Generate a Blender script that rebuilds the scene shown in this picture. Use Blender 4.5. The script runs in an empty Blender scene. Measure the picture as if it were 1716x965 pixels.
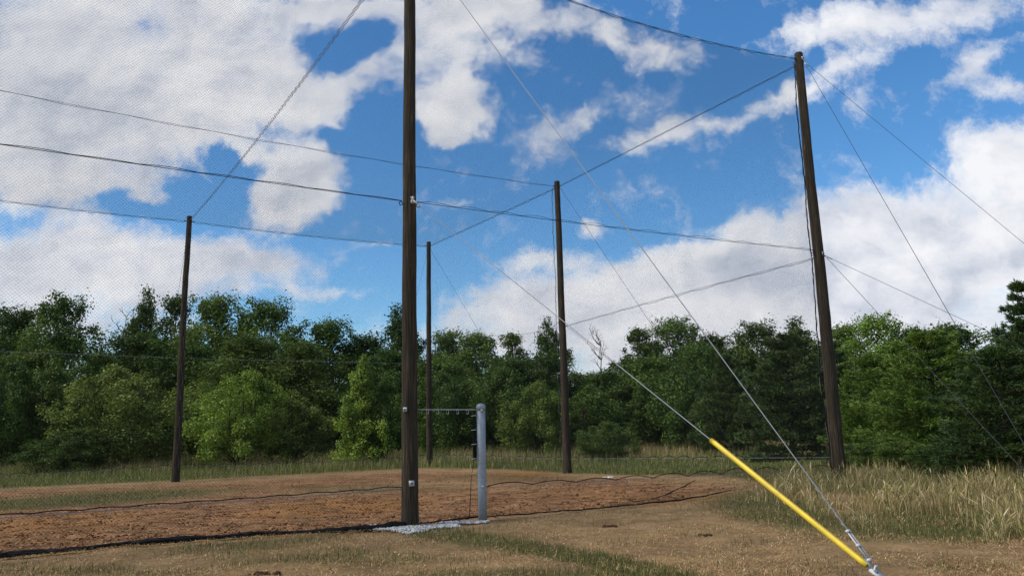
import bpy, math, random
import numpy as np
from mathutils import Vector, Matrix, noise as mnoise
random.seed(7); RNG = np.random.default_rng(11)
S = bpy.context.scene
COL = S.collection
PI = math.pi

# ------------------------------------------------------------------ camera
F_PX, PITCH, ROLL, EYE = 1315.0, math.radians(10.543), math.radians(-1.378), 1.6
PW, PH = 1716.0, 965.0
FW = np.array([0, math.cos(PITCH), math.sin(PITCH)])
UP0 = np.array([0, -math.sin(PITCH), math.cos(PITCH)]); RT0 = np.array([1.0, 0, 0])
RT = RT0*math.cos(ROLL) + UP0*math.sin(ROLL)
UP = -RT0*math.sin(ROLL) + UP0*math.cos(ROLL)
cam = bpy.data.cameras.new('camera'); co = bpy.data.objects.new('camera', cam); COL.objects.link(co)
cam.sensor_width = 36; cam.lens = F_PX/PW*36; cam.clip_end = 3000; cam.clip_start = .1
co.matrix_world = Matrix(((RT[0], UP[0], -FW[0], 0), (RT[1], UP[1], -FW[1], 0), (RT[2], UP[2], -FW[2], EYE), (0, 0, 0, 1)))
S.camera = co

def to_px(P):
    P = np.asarray(P, float); d = P - np.array([0, 0, EYE])
    z = d@FW; z = np.where(z < .05, .05, z)
    return np.stack([PW/2 + F_PX*(d@RT)/z, PH/2 - F_PX*(d@UP)/z], -1)
def ray(px, py):
    d = FW + RT*(px-PW/2)/F_PX - UP*(py-PH/2)/F_PX
    return d/d[1]
def at(px, py, Y):                      # the point at distance Y (metres north) seen at a photo position
    d = ray(px, py); return np.array([d[0]*Y, Y, EYE + d[2]*Y])

# ------------------------------------------------------------------ survey of the site
PA = np.array([-1.984, 14.924, 0.0]);  PB = np.array([8.704, 21.758, .352]); PC = np.array([2.032, 32.158, -.036])
PD = np.array([-4.587, 42.544, .042]); PE = np.array([-15.127, 35.71, -.144])
POLE_H = 12.2
Uv = (PE-PD)[:2]; Uv = np.array([-10.6, -6.82, 0]); Wv = np.array([-6.63, 10.4, 0])
def terrain(x, y):
    x = np.asarray(x, float); y = np.asarray(y, float)
    num = 0; den = .15
    for p, zz in ((PA, 0), (PB, .352), (PC, -.036), (PD, .042), (PE, -.144), ((4, 10), 0.03), ((14, 22), .40), ((12, 14), .22)):
        w = np.exp(-((x-p[0])**2+(y-p[1])**2)/(2*5.0**2)); num = num + w*zz; den = den + w
    z = num/den
    z = z + .035*np.sin(x*.55+1.3*np.sin(y*.23))*np.sin(y*.42+.7) + .018*np.sin(x*1.7+y*.9)*np.sin(y*1.3-x*.6)
    far = np.clip((np.hypot(x, y)-60)/200, 0, 1); z = z + far*1.5
    return z
def ground(px, py):
    Y = 20.0; d = ray(px, py)
    for _ in range(30):
        z = float(terrain(d[0]*Y, Y))
        Y = Y*.5 + .5*max(4, min(200, (EYE-z)/max(1e-4, -d[2])))
    return np.array([d[0]*Y, Y, float(terrain(d[0]*Y, Y))])

# ------------------------------------------------------------------ helpers
def mat(name, base, rough=.85, metal=0, spec=.3):
    m = bpy.data.materials.new(name); m.use_nodes = True
    b = m.node_tree.nodes['Principled BSDF']
    b.inputs['Base Color'].default_value = (*base, 1); b.inputs['Roughness'].default_value = rough
    b.inputs['Metallic'].default_value = metal; b.inputs['Specular IOR Level'].default_value = spec
    return m
def nd(nt, t, **k):
    n = nt.nodes.new(t)
    for a, v in k.items():
        if a in n.inputs: n.inputs[a].default_value = v
        else: setattr(n, a, v)
    return n
def math_n(nt, op, a, b=None, c=None, clamp=False):
    n = nt.nodes.new('ShaderNodeMath'); n.operation = op; n.use_clamp = clamp
    for i, v in enumerate((a, b, c)):
        if v is None: continue
        if isinstance(v, (int, float)): n.inputs[i].default_value = v
        else: nt.links.new(v, n.inputs[i])
    return n.outputs[0]
def mixc(nt, f, a, b, blend='MIX'):
    n = nt.nodes.new('ShaderNodeMix'); n.data_type = 'RGBA'; n.blend_type = blend
    for i, v in ((0, f), (6, a), (7, b)):
        if isinstance(v, (int, float)): n.inputs[i].default_value = v
        elif isinstance(v, tuple): n.inputs[i].default_value = (*v, 1)
        else: nt.links.new(v, n.inputs[i])
    return n.outputs[2]
def noise_n(nt, vec, scale, detail=4, rough=.55, dist=0):
    n = nd(nt, 'ShaderNodeTexNoise', Scale=scale, Detail=detail, Roughness=rough, Distortion=dist)
    if vec is not None: nt.links.new(vec, n.inputs['Vector'])
    return n.outputs['Fac']
def ramp(nt, f, pts):
    r = nt.nodes.new('ShaderNodeValToRGB'); nt.links.new(f, r.inputs[0])
    e = r.color_ramp.elements
    while len(e) < len(pts): e.new(.5)
    for i, (p, c) in enumerate(pts):
        e[i].position = p; e[i].color = (*c, 1) if isinstance(c, tuple) else (c, c, c, 1)
    return r.outputs[0]
def npmesh(name, V, faces=None, quads=None, tris=None, col=None, smooth=False):
    me = bpy.data.meshes.new(name)
    V = np.asarray(V, np.float32)
    me.vertices.add(len(V)); me.vertices.foreach_set('co', V.ravel())
    loops = []; starts = []; n = 0
    for arr in (quads, tris):
        if arr is None or len(arr) == 0: continue
        arr = np.asarray(arr, np.int32); k = arr.shape[1]
        starts.append(n + np.arange(len(arr))*k); loops.append(arr.ravel()); n += arr.size
    L = np.concatenate(loops).astype(np.int32); St = np.concatenate(starts).astype(np.int32)
    me.loops.add(len(L)); me.loops.foreach_set('vertex_index', L)
    me.polygons.add(len(St)); me.polygons.foreach_set('loop_start', St)
    me.update(calc_edges=True)
    if col is not None:
        c = np.ones((len(V), 4), np.float32); c[:, :3] = col
        a = me.color_attributes.new('tint', 'FLOAT_COLOR', 'POINT'); a.data.foreach_set('color', c.ravel())
    if smooth: me.polygons.foreach_set('use_smooth', np.ones(len(St), bool))
    me.validate()
    return me
def link(name, me, m, parent=None, loc=None):
    o = bpy.data.objects.new(name, me); COL.objects.link(o)
    if m is not None and not me.materials: me.materials.append(m)
    if loc is not None: o.location = loc
    if parent is not None: o.parent = parent
    return o
def tag(o, label=None, cat=None, group=None, kind=None):
    if label: o['label'] = label
    if cat: o['category'] = cat
    if group: o['group'] = group
    if kind: o['kind'] = kind
    return o
def empty(name, loc, label, cat, group=None):
    o = bpy.data.objects.new(name, None); COL.objects.link(o); o.location = loc; o.empty_display_size = .2
    return tag(o, label, cat, group)

class MB:                                  # collects shapes for one mesh (world coordinates)
    def __init__(s): s.V = []; s.Q = []; s.T = []; s.n = 0
    def add(s, V, Q=(), T=()):
        V = np.asarray(V, float)
        s.V.append(V)
        if len(Q): s.Q.append(np.asarray(Q)+s.n)
        if len(T): s.T.append(np.asarray(T)+s.n)
        s.n += len(V)
    def tube(s, pts, r, sides=6, cap=True):
        pts = np.asarray(pts, float); n = len(pts); r = np.broadcast_to(r, (n,))
        tan = np.gradient(pts, axis=0); tan /= np.linalg.norm(tan, axis=1)[:, None]+1e-9
        ref = np.array([0, 0, 1.0]) if abs(tan[:, 2]).mean() < .8 else np.array([1.0, 0, 0])
        a = np.cross(tan, ref); a /= np.linalg.norm(a, axis=1)[:, None]+1e-9; b = np.cross(tan, a)
        th = np.arange(sides)*2*PI/sides
        ring = a[:, None, :]*np.cos(th)[None, :, None] + b[:, None, :]*np.sin(th)[None, :, None]
        V = pts[:, None, :] + ring*r[:, None, None]
        i = np.arange(n-1)[:, None]*sides; j = np.arange(sides)[None, :]; k = (j+1) % sides
        Q = np.stack([i+j, i+k, i+sides+k, i+sides+j], -1).reshape(-1, 4)
        T = []
        if cap and sides > 2:
            for base, rev in ((0, 0), ((n-1)*sides, 1)):
                for q in range(1, sides-1):
                    t = [base, base+q, base+q+1]; T.append(t if rev else t[::-1])
        s.add(V.reshape(-1, 3), Q, T)
    def box(s, c, ax, half):               # ax: 3 unit vectors
        c = np.asarray(c, float); V = []
        for i in (-1, 1):
            for j in (-1, 1):
                for k in (-1, 1): V.append(c+ax[0]*half[0]*i+ax[1]*half[1]*j+ax[2]*half[2]*k)
        s.add(V, [[0, 1, 3, 2], [4, 6, 7, 5], [0, 4, 5, 1], [2, 3, 7, 6], [0, 2, 6, 4], [1, 5, 7, 3]])
    def mesh(s, name, origin=(0, 0, 0), smooth=False, col=None):
        V = np.concatenate(s.V) - np.asarray(origin)
        return npmesh(name, V, quads=np.concatenate(s.Q) if s.Q else None, tris=np.concatenate(s.T) if s.T else None, smooth=smooth, col=col)
    def build(s, name, m, parent=None, smooth=False, origin=None):
        og = np.zeros(3)
        if parent is not None: og = np.array(parent.location)
        elif origin is not None: og = np.asarray(origin, float)
        return link(name, s.mesh(name, og, smooth), m, parent, None if parent is not None else og)

def unit(v): v = np.asarray(v, float); return v/np.linalg.norm(v)
def frame(fw):
    f = unit(fw); r = np.cross(f, [0, 0, 1.0]); r = unit(r) if np.linalg.norm(r) > 1e-3 else np.array([1.0, 0, 0])
    return r, f, np.cross(r, f)

# ------------------------------------------------------------------ materials
def wood_mat():
    m = mat('weathered_pole', (.06, .045, .03), .9); nt = m.node_tree; b = nt.nodes['Principled BSDF']
    tc = nd(nt, 'ShaderNodeTexCoord')
    mp = nd(nt, 'ShaderNodeMapping'); mp.inputs['Scale'].default_value = (14, 14, .55); nt.links.new(tc.outputs['Object'], mp.inputs[0])
    n1 = noise_n(nt, mp.outputs[0], 2.2, 8, .65, .3)
    mp2 = nd(nt, 'ShaderNodeMapping'); mp2.inputs['Scale'].default_value = (40, 40, .8); nt.links.new(tc.outputs['Object'], mp2.inputs[0])
    n2 = noise_n(nt, mp2.outputs[0], 1.5, 4, .6)
    n3 = noise_n(nt, tc.outputs['Object'], 1.1, 4, .6)
    c = ramp(nt, n1, [(.3, (.020, .015, .009)), (.50, (.055, .038, .022)), (.63, (.11, .076, .043)), (.76, (.26, .19, .10))])
    c = mixc(nt, ramp(nt, n3, [(.4, 0.0), (.65, .7)]), c, (.030, .024, .014))
    cr = ramp(nt, n2, [(.36, (.25, .25, .25)), (.44, (1, 1, 1))])
    c = mixc(nt, .8, c, cr, 'MULTIPLY')
    nt.links.new(c, b.inputs['Base Color'])
    bp = nd(nt, 'ShaderNodeBump', Strength=.7, Distance=.02); nt.links.new(math_n(nt, 'ADD', n1, n2), bp.inputs['Height'])
    nt.links.new(bp.outputs[0], b.inputs['Normal'])
    return m
M = {}
M['wood'] = wood_mat()
M['net'] = mat('black_twine', (.012, .013, .016), .9, 0, .1)
M['rope'] = mat('black_rope', (.010, .010, .011), .9, 0, .15)
M['cable'] = mat('galvanised_strand', (.24, .245, .25), .6, .3, .4)
M['darkcable'] = mat('dull_wire_rope', (.035, .037, .042), .8, 0, .2)
M['clip'] = mat('zinc_clip', (.50, .50, .48), .6, .1, .4)
def galv():
    m = mat('galvanised_pipe', (.34, .36, .38), .55, .35, .4); nt = m.node_tree; b = nt.nodes['Principled BSDF']
    tc = nd(nt, 'ShaderNodeTexCoord'); n = noise_n(nt, tc.outputs['Object'], 14, 5, .7); n2 = noise_n(nt, tc.outputs['Object'], 2.2, 3, .6)
    c = ramp(nt, n, [(.3, (.27, .29, .31)), (.7, (.42, .44, .46))])
    c = mixc(nt, ramp(nt, n2, [(.45, 0.), (.7, .5)]), c, (.24, .245, .24))
    nt.links.new(c, b.inputs['Base Color'])
    nt.links.new(ramp(nt, n, [(.3, .5), (.7, .7)]), b.inputs['Roughness']); return m
M['galv'] = galv()
def yellow():
    m = mat('yellow_plastic', (.80, .55, .012), .45, 0, .4); nt = m.node_tree; b = nt.nodes['Principled BSDF']
    tc = nd(nt, 'ShaderNodeTexCoord'); n = noise_n(nt, tc.outputs['Object'], 3, 6, .7)
    nt.links.new(ramp(nt, n, [(.35, (.78, .57, .03)), (.58, (.66, .47, .03)), (.72, (.42, .30, .05))]), b.inputs['Base Color']); return m
M['yellow'] = yellow()
def foliage_mat(name, c1, c2, trans=.25):
    m = bpy.data.materials.new(name); m.use_nodes = True; nt = m.node_tree; nt.nodes.clear()
    out = nd(nt, 'ShaderNodeOutputMaterial')
    at_ = nd(nt, 'ShaderNodeAttribute', attribute_name='tint'); oi = nd(nt, 'ShaderNodeObjectInfo')
    sep = nd(nt, 'ShaderNodeSeparateColor'); nt.links.new(at_.outputs['Color'], sep.inputs[0])
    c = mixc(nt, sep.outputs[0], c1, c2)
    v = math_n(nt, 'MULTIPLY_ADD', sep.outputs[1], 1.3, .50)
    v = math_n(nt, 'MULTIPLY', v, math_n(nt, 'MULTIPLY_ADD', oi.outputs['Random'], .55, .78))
    hs = nd(nt, 'ShaderNodeHueSaturation'); nt.links.new(v, hs.inputs['Value']); nt.links.new(c, hs.inputs['Color'])
    nt.links.new(math_n(nt, 'MULTIPLY_ADD', oi.outputs['Random'], -.035, .512), hs.inputs['Hue'])
    d = nd(nt, 'ShaderNodeBsdfPrincipled', Roughness=.6); d.inputs['Specular IOR Level'].default_value = .18
    nt.links.new(hs.outputs[0], d.inputs['Base Color'])
    t = nd(nt, 'ShaderNodeBsdfTranslucent')
    tcx = mixc(nt, 1.0, hs.outputs[0], (1.25, 1.35, .5), 'MULTIPLY'); nt.links.new(tcx, t.inputs[0])
    mx = nd(nt, 'ShaderNodeMixShader'); mx.inputs[0].default_value = trans
    nt.links.new(d.outputs[0], mx.inputs[1]); nt.links.new(t.outputs[0], mx.inputs[2]); nt.links.new(mx.outputs[0], out.inputs[0])
    return m
M['leaf_dark'] = foliage_mat('dark_broad_leaves', (.032, .056, .012), (.074, .112, .022))
M['leaf_mid'] = foliage_mat('green_broad_leaves', (.046, .082, .018), (.100, .150, .030))
M['leaf_bright'] = foliage_mat('bright_broad_leaves', (.085, .145, .024), (.160, .235, .040))
M['leaf_olive'] = foliage_mat('olive_shrub_leaves', (.078, .112, .028), (.150, .195, .048))
M['needle'] = foliage_mat('dark_pine_needles', (.026, .046, .015), (.060, .090, .026), .12)
M['needle_bright'] = foliage_mat('green_pine_needles', (.052, .092, .018), (.115, .170, .034), .15)
M['bark'] = mat('grey_brown_bark', (.055, .045, .036), .95, 0, .1)
def tint_mat(name, trans=.2):
    m = bpy.data.materials.new(name); m.use_nodes = True; nt = m.node_tree; nt.nodes.clear()
    out = nd(nt, 'ShaderNodeOutputMaterial'); a = nd(nt, 'ShaderNodeAttribute', attribute_name='tint')
    d = nd(nt, 'ShaderNodeBsdfDiffuse'); t = nd(nt, 'ShaderNodeBsdfTranslucent')
    nt.links.new(a.outputs['Color'], d.inputs[0]); nt.links.new(a.outputs['Color'], t.inputs[0])
    mx = nd(nt, 'ShaderNodeMixShader'); mx.inputs[0].default_value = trans
    nt.links.new(d.outputs[0], mx.inputs[1]); nt.links.new(t.outputs[0], mx.inputs[2]); nt.links.new(mx.outputs[0], out.inputs[0])
    return m
M['blade'] = tint_mat('grass_blades')
M['stone'] = tint_mat('pale_gravel', 0)

# ------------------------------------------------------------------ sky: nishita + procedural clouds in direction space
SUN_EL, SUN_AZ = math.radians(50), math.radians(-105)       # azimuth from +Y, negative = left
world = bpy.data.worlds.new('World'); S.world = world; world.use_nodes = True
nt = world.node_tree; nt.nodes.clear()
out = nd(nt, 'ShaderNodeOutputWorld'); bg = nd(nt, 'ShaderNodeBackground', Strength=.072); nt.links.new(bg.outputs[0], out.inputs[0])
sky = nd(nt, 'ShaderNodeTexSky'); sky.sky_type = 'NISHITA'; sky.sun_disc = False
sky.sun_elevation = SUN_EL; sky.sun_rotation = SUN_AZ; sky.air_density = 1.0; sky.dust_density = .6; sky.ozone_density = 2.5
tc = nd(nt, 'ShaderNodeTexCoord'); sp = nd(nt, 'ShaderNodeSeparateXYZ'); nt.links.new(tc.outputs['Generated'], sp.inputs[0])
yy = math_n(nt, 'MAXIMUM', sp.outputs[1], .12)
u = math_n(nt, 'DIVIDE', sp.outputs[0], yy); v = math_n(nt, 'DIVIDE', sp.outputs[2], yy)
uv = nd(nt, 'ShaderNodeCombineXYZ'); nt.links.new(u, uv.inputs[0]); nt.links.new(v, uv.inputs[1])
# distort the coordinates so that no cloud edge is an ellipse
nz = nd(nt, 'ShaderNodeTexNoise', Scale=7.5, Detail=8, Roughness=.66); nt.links.new(uv.outputs[0], nz.inputs['Vector'])
vm = nd(nt, 'ShaderNodeVectorMath', operation='MULTIPLY_ADD'); nt.links.new(nz.outputs['Color'], vm.inputs[0])
vm.inputs[1].default_value = (.12, .085, 0)
off = nd(nt, 'ShaderNodeVectorMath', operation='SUBTRACT'); nt.links.new(uv.outputs[0], off.inputs[0]); off.inputs[1].default_value = (.06, .0425, 0)
nt.links.new(off.outputs[0], vm.inputs[2]); W_UV = vm.outputs[0]
CL = [  # photo x, y, half width, half height, tilt (deg, up to the right), weight
 (120, 90, 330, 190, 0, 1.6), (330, 120, 300, 110, -8, 1.5), (500, 150, 130, 60, -18, 1.4), (330, 10, 260, 50, 0, 1.0), (90, 250, 300, 100, -4, 1.4), (300, 215, 150, 50, -12, 1.0), (560, 20, 120, 30, 10, .7),
 (495, 288, 92, 66, 0, 2.6), (480, 340, 80, 48, 0, 1.6), (120, 320, 200, 38, -4, .9), (110, 430, 260, 75, -2, 1.9), (300, 445, 250, 50, -2, 1.5), (430, 438, 110, 22, -4, .8), (60, 530, 280, 60, 0, 1.3),
 (235, 36, 75, 50, 40, -1.5), (545, 105, 90, 45, 35, -1.3), (600, 70, 110, 50, 10, -1.1), (640, 150, 60, 60, 0, -.7), (385, 272, 62, 24, -14, -1.8), (420, 330, 40, 50, 20, -.8), (590, 190, 50, 60, -30, -.9), (330, 318, 80, 22, -8, -1.4), (250, 352, 150, 18, -6, -1.3), (560, 225, 60, 26, -20, -1.2), (175,325,40,16,0,-.9),
 (720, 30, 180, 90, -8, 1.3), (640, 110, 90, 60, 20, .8), (650, 260, 60, 80, 0, -1.2), (758, 170, 70, 60, 0, 2.2), (740, 205, 40, 34, 0, .7), (880, 25, 190, 42, -8, .95), (1080, 80, 150, 36, -18, .8), (860, 95, 110, 28, -10, .35),
 (948, 203, 80, 26, 14, .95), (900, 255, 90, 26, 25, .5), (1110, 222, 120, 20, 6, .95), (1280, 172, 100, 28, 22, .9), (1400, 125, 140, 30, 22, 1.0), (1360, 60, 120, 26, 10, .7), (1540, 30, 260, 42, 6, 1.3), (1250, 30, 60, 30, 0, -.4),
 (1690, 155, 60, 22, 0, 1.1), (1650, 105, 130, 24, 24, .9), (1560, 175, 60, 14, 10, .3),
 (986, 382, 30, 18, 0, 1.4), (765, 347, 48, 12, 0, .8), (630, 411, 50, 11, 0, .7), (560, 497, 200, 14, -3, .5),
 (1690, 400, 400, 170, 16, 2.1), (1330, 460, 330, 105, 10, 1.9), (1050, 480, 270, 66, 5, 1.8), (1200, 560, 440, 90, 0, 1.6), (1720, 250, 150, 50, 16, 1.0), (930, 560, 260, 50, 0, .9), (1250, 395, 140, 36, 14, .7), (900, 432, 90, 18, 4, .8), (880, 490, 120, 24, 0, .7),
]
acc = None
for (cx, cy, rx, ry, tilt, w) in CL:
    w *= .72 if w > 0 else .62
    d = ray(cx, cy); cu, cv = d[0], d[2]
    su = abs(ray(cx+10, cy)[0]-d[0])/10; sv = abs(ray(cx, cy-10)[2]-d[2])/10
    mp = nd(nt, 'ShaderNodeMapping', vector_type='TEXTURE')
    mp.inputs['Location'].default_value = (cu, cv, 0); mp.inputs['Rotation'].default_value = (0, 0, math.radians(tilt))
    mp.inputs['Scale'].default_value = (rx*su*1.25, ry*sv*1.25, 1); nt.links.new(W_UV, mp.inputs[0])
    g = nd(nt, 'ShaderNodeTexGradient', gradient_type='SPHERICAL'); nt.links.new(mp.outputs[0], g.inputs[0])
    acc = math_n(nt, 'MULTIPLY', g.outputs['Fac'], w) if acc is None else math_n(nt, 'MULTIPLY_ADD', g.outputs['Fac'], w, acc)
fb = noise_n(nt, uv.outputs[0], 7.5, 10, .68, .2)
fb2 = noise_n(nt, uv.outputs[0], 2.0, 5, .55)
field = math_n(nt, 'ADD', acc, math_n(nt, 'ADD', math_n(nt, 'MULTIPLY_ADD', fb, 2.1, -1.12), math_n(nt, 'MULTIPLY_ADD', noise_n(nt, W_UV, 24, 8, .62), 1.3, -.65)))
# generic clouds away from the view
gen = noise_n(nt, tc.outputs['Generated'], 3.0, 7, .6)
genf = math_n(nt, 'MULTIPLY_ADD', gen, 3.0, -1.3)
infront = math_n(nt, 'MULTIPLY', math_n(nt, 'SUBTRACT', sp.outputs[1], .35), 6, clamp=True)
mxn = nd(nt, 'ShaderNodeMix'); nt.links.new(infront, mxn.inputs[0]); nt.links.new(genf, mxn.inputs[2]); nt.links.new(field, mxn.inputs[3])
field = mxn.outputs[0]
mask = ramp(nt, field, [(.0, 0.), (.16, .14), (.36, .48), (.60, .84), (.92, 1.)])
# cloud tone: bright rims, blue-grey thick parts
n4 = noise_n(nt, uv.outputs[0], 3.3, 8, .6, .25)
mp = nd(nt, 'ShaderNodeMapping'); mp.inputs['Scale'].default_value = (1.0, 2.8, 1); nt.links.new(uv.outputs[0], mp.inputs[0])
n5 = noise_n(nt, mp.outputs[0], 3.8, 7, .58, .4)
thick = math_n(nt, 'MULTIPLY_ADD', field, .10, math_n(nt, 'MULTIPLY_ADD', n5, .9, math_n(nt, 'MULTIPLY_ADD', n4, .5, -.28)))
sh = nd(nt, 'ShaderNodeVectorMath', operation='ADD'); nt.links.new(W_UV, sh.inputs[0]); sh.inputs[1].default_value = (-.018, .030, 0)
r1 = noise_n(nt, W_UV, 6.5, 8, .6); r2 = noise_n(nt, sh.outputs[0], 6.5, 8, .6)
relief = math_n(nt, 'MULTIPLY', math_n(nt, 'SUBTRACT', r2, r1), 1.1)
thick = math_n(nt, 'ADD', thick, relief)
cloud = ramp(nt, thick, [(.34, (8.9, 9.0, 9.3)), (.52, (7.6, 7.8, 8.4)), (.68, (6.0, 6.4, 7.3)), (.86, (4.4, 5.0, 6.2))])
hs = nd(nt, 'ShaderNodeHueSaturation', Saturation=1.25, Value=1.42); nt.links.new(sky.outputs[0], hs.inputs['Color'])
skyc = mixc(nt, 1.0, hs.outputs[0], (.90, 1.06, 1.12), 'MULTIPLY')
nt.links.new(mixc(nt, mask, skyc, cloud), bg.inputs['Color'])
SKY_HS = hs

sun = bpy.data.lights.new('sun', 'SUN'); so = bpy.data.objects.new('sun', sun); COL.objects.link(so)
sun.energy = 2.6; sun.angle = math.radians(22); sun.color = (1, .95, .87)
sd = Vector((math.sin(SUN_AZ)*math.cos(SUN_EL), math.cos(SUN_AZ)*math.cos(SUN_EL), math.sin(SUN_EL)))
so.rotation_euler = sd.to_track_quat('Z', 'Y').to_euler()

# ------------------------------------------------------------------ ground
def ell(P, cx, cy, rx, ry, tilt=0):
    t = math.radians(tilt); dx = P[:, 0]-cx; dy = -(P[:, 1]-cy)
    a = (dx*math.cos(t)+dy*math.sin(t))/rx; b = (-dx*math.sin(t)+dy*math.cos(t))/ry
    return np.clip(1.6*(1-np.sqrt(a*a+b*b))+.2, 0, 1)
def interp(xs, ys, x): return np.interp(x, xs, ys)
def hemline(x): return interp([-400, 0, 200, 430, 640, 690, 810, 1000, 1150, 1230, 1400, 1716], [975, 935, 914, 897, 886, 882, 868, 853, 838, 822, 800, 770], x)
def backedge(x): return interp([-400, 0, 300, 430, 600, 700, 850, 950, 1100, 1220, 1290, 1400], [835, 822, 809, 803, 793, 788, 790, 797, 800, 803, 815, 830], x)
def soils(P):
    """albedo masks of the ground at photo positions (fixed to the soil): dirt, orange, green"""
    x, y = P[:, 0], P[:, 1]
    inside = np.clip((hemline(x)-y)/6, 0, 1)*np.clip((y-backedge(x))/(7+9*np.clip((x-950)/200, 0, 1)), 0, 1)
    dirt = inside*np.clip((1310-x)/210, 0, 1)*.9
    dirt *= 1-.75*ell(P, 150, 836, 330, 15, 3)
    dirt *= 1-.6*ell(P, 620, 818, 200, 10, 4)
    dirt *= 1-.45*ell(P, 820, 812, 130, 12, 0)
    orange = .8*ell(P, 560, 852, 190, 17, 4) + .55*ell(P, 60, 880, 260, 20, 4)+.45*ell(P, 1150, 835, 110, 10, 5)+ ell(P, 880, 793, 60, 4) + .3*ell(P, 980, 830, 150, 14, 0)
    green = np.clip((backedge(x)-2-y)/6, 0, 1)*1.0
    green += .9*ell(P, 130, 838, 300, 13, 4) + .35*ell(P, 620, 818, 200, 9)+.35*ell(P,850,800,160,9)
    green += .75*ell(P, 790, 903, 170, 16, -8) + 1.0*ell(P, 1000, 938, 190, 15, -10) + .35*ell(P, 420, 912, 190, 12, 4) + .4*ell(P, 560, 935, 220, 14, 0)
    green += .8*ell(P, 1290, 852, 110, 30, -5) + .9*ell(P, 1600, 880, 300, 30, 0) + .5*ell(P, 900, 965, 300, 14) + .3*ell(P,150,960,200,12)
    green += np.clip((y-hemline(x))/6,0,1)*.12
    return dirt, np.clip(orange, 0, 1), np.clip(green, 0, 1)

xs = np.concatenate([-np.geomspace(400, 16, 24)[:-1], np.arange(-16, 16.01, .14), np.geomspace(16.2, 400, 24)])
ys = np.concatenate([[-60, -30, -14, -6, 0, 3, 4.5], np.arange(5.5, 30, .11), np.arange(30, 60, .3), np.geomspace(60.5, 700, 22)])
X, Y = np.meshgrid(xs, ys); Z = terrain(X, Y)
near = np.clip(1-np.abs(Y-16)/22, 0, 1)
rg = RNG.normal(0, 1, Z.shape); rg = (rg+np.roll(rg, 1, 0)+np.roll(rg, 1, 1)+np.roll(rg, -1, 0))/4
V = np.stack([X.ravel(), Y.ravel(), Z.ravel()], 1)
dist = V[:, 1]
P = to_px(V); P[V[:, 1] < 4] = (858, 1200)
dd, oo, gg = soils(P)
V[:, 2] += (rg*near*.012).ravel()*(1+1.5*dd)
# a shallow scraped furrow along the front hem
fl = np.exp(-((P[:, 1]-hemline(P[:, 0]))/7)**2)*(P[:, 0] < 1260)*(V[:, 1] > 6)*(V[:, 1] < 40); V[:, 2] -= .035*fl
nx = len(xs); i = (np.arange(len(ys)-1)[:, None]*nx+np.arange(nx-1)[None, :]).ravel()
Q = np.stack([i, i+1, i+1+nx, i+nx], 1)
me = npmesh('ground', V, quads=Q, col=np.stack([dd, oo, gg], 1), smooth=True)
gm = mat('field_soil', (.2, .15, .1), .95, 0, .08); nt = gm.node_tree; b = nt.nodes['Principled BSDF']
tc = nd(nt, 'ShaderNodeTexCoord'); ob = tc.outputs['Object']
a_ = nd(nt, 'ShaderNodeAttribute', attribute_name='tint'); sp = nd(nt, 'ShaderNodeSeparateColor'); nt.links.new(a_.outputs['Color'], sp.inputs[0])
nA = noise_n(nt, ob, .8, 6, .6, .2); nB = noise_n(nt, ob, 5, 8, .72); nC = noise_n(nt, ob, 28, 6, .75)
mpp = nd(nt, 'ShaderNodeMapping'); mpp.inputs['Rotation'].default_value = (0, 0, math.radians(-32.5)); mpp.inputs['Scale'].default_value = (.35, 2.6, 1); nt.links.new(ob, mpp.inputs[0])
nS = noise_n(nt, mpp.outputs[0], 1.5, 7, .68, .4)        # raking streaks along the net line
tan = ramp(nt, math_n(nt, 'MULTIPLY_ADD', nC, .6, math_n(nt, 'MULTIPLY', nB, .4)), [(.32, (.11, .060, .027)), (.46, (.30, .180, .080)), (.56, (.46, .305, .145)), (.70, (.64, .48, .27))])
soil = ramp(nt, math_n(nt, 'MULTIPLY_ADD', nC, .45, math_n(nt, 'MULTIPLY', nB, .55)), [(.34, (.06, .028, .014)), (.43, (.18, .082, .036)), (.53, (.35, .175, .078)), (.68, (.55, .34, .17))])
orng = ramp(nt, nC, [(.35, (.22, .085, .024)), (.65, (.50, .25, .085))])
grn = ramp(nt, math_n(nt, 'MULTIPLY_ADD', nC, .5, math_n(nt, 'MULTIPLY', nB, .5)), [(.36, (.035, .045, .014)), (.55, (.075, .085, .026)), (.7, (.14, .13, .05))])
def soften(m, n, k=1.6):
    s = math_n(nt, 'MULTIPLY_ADD', math_n(nt, 'SUBTRACT', n, .5), k, m)
    s = math_n(nt, 'MULTIPLY', s, math_n(nt, 'MULTIPLY', m, 6, clamp=True)); return math_n(nt, 'MULTIPLY', s, 1.15, clamp=True)
nD = noise_n(nt, ob, 1.9, 7, .7, .5)
tan = mixc(nt, ramp(nt, nD, [(.45, 0.), (.62, .75)]), tan, mixc(nt, nB, (.15, .080, .038), (.32, .19, .09)))
c = mixc(nt, soften(sp.outputs[0], nS, 2.8), tan, soil)
c = mixc(nt, soften(sp.outputs[1], nS, 2.2), c, orng)
c = mixc(nt, math_n(nt, 'MULTIPLY', soften(sp.outputs[2], nB, 2.0), .85), c, grn)
c = mixc(nt, ramp(nt, nA, [(.42, .0), (.68, .5)]), c, (.085, .055, .028))
c = mixc(nt, math_n(nt, 'MULTIPLY', ramp(nt, nS, [(.50, 0.), (.60, .75)]), math_n(nt, 'ADD', sp.outputs[0], .15, clamp=True)), c, (.060, .034, .020))
nt.links.new(c, b.inputs['Base Color'])
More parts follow.
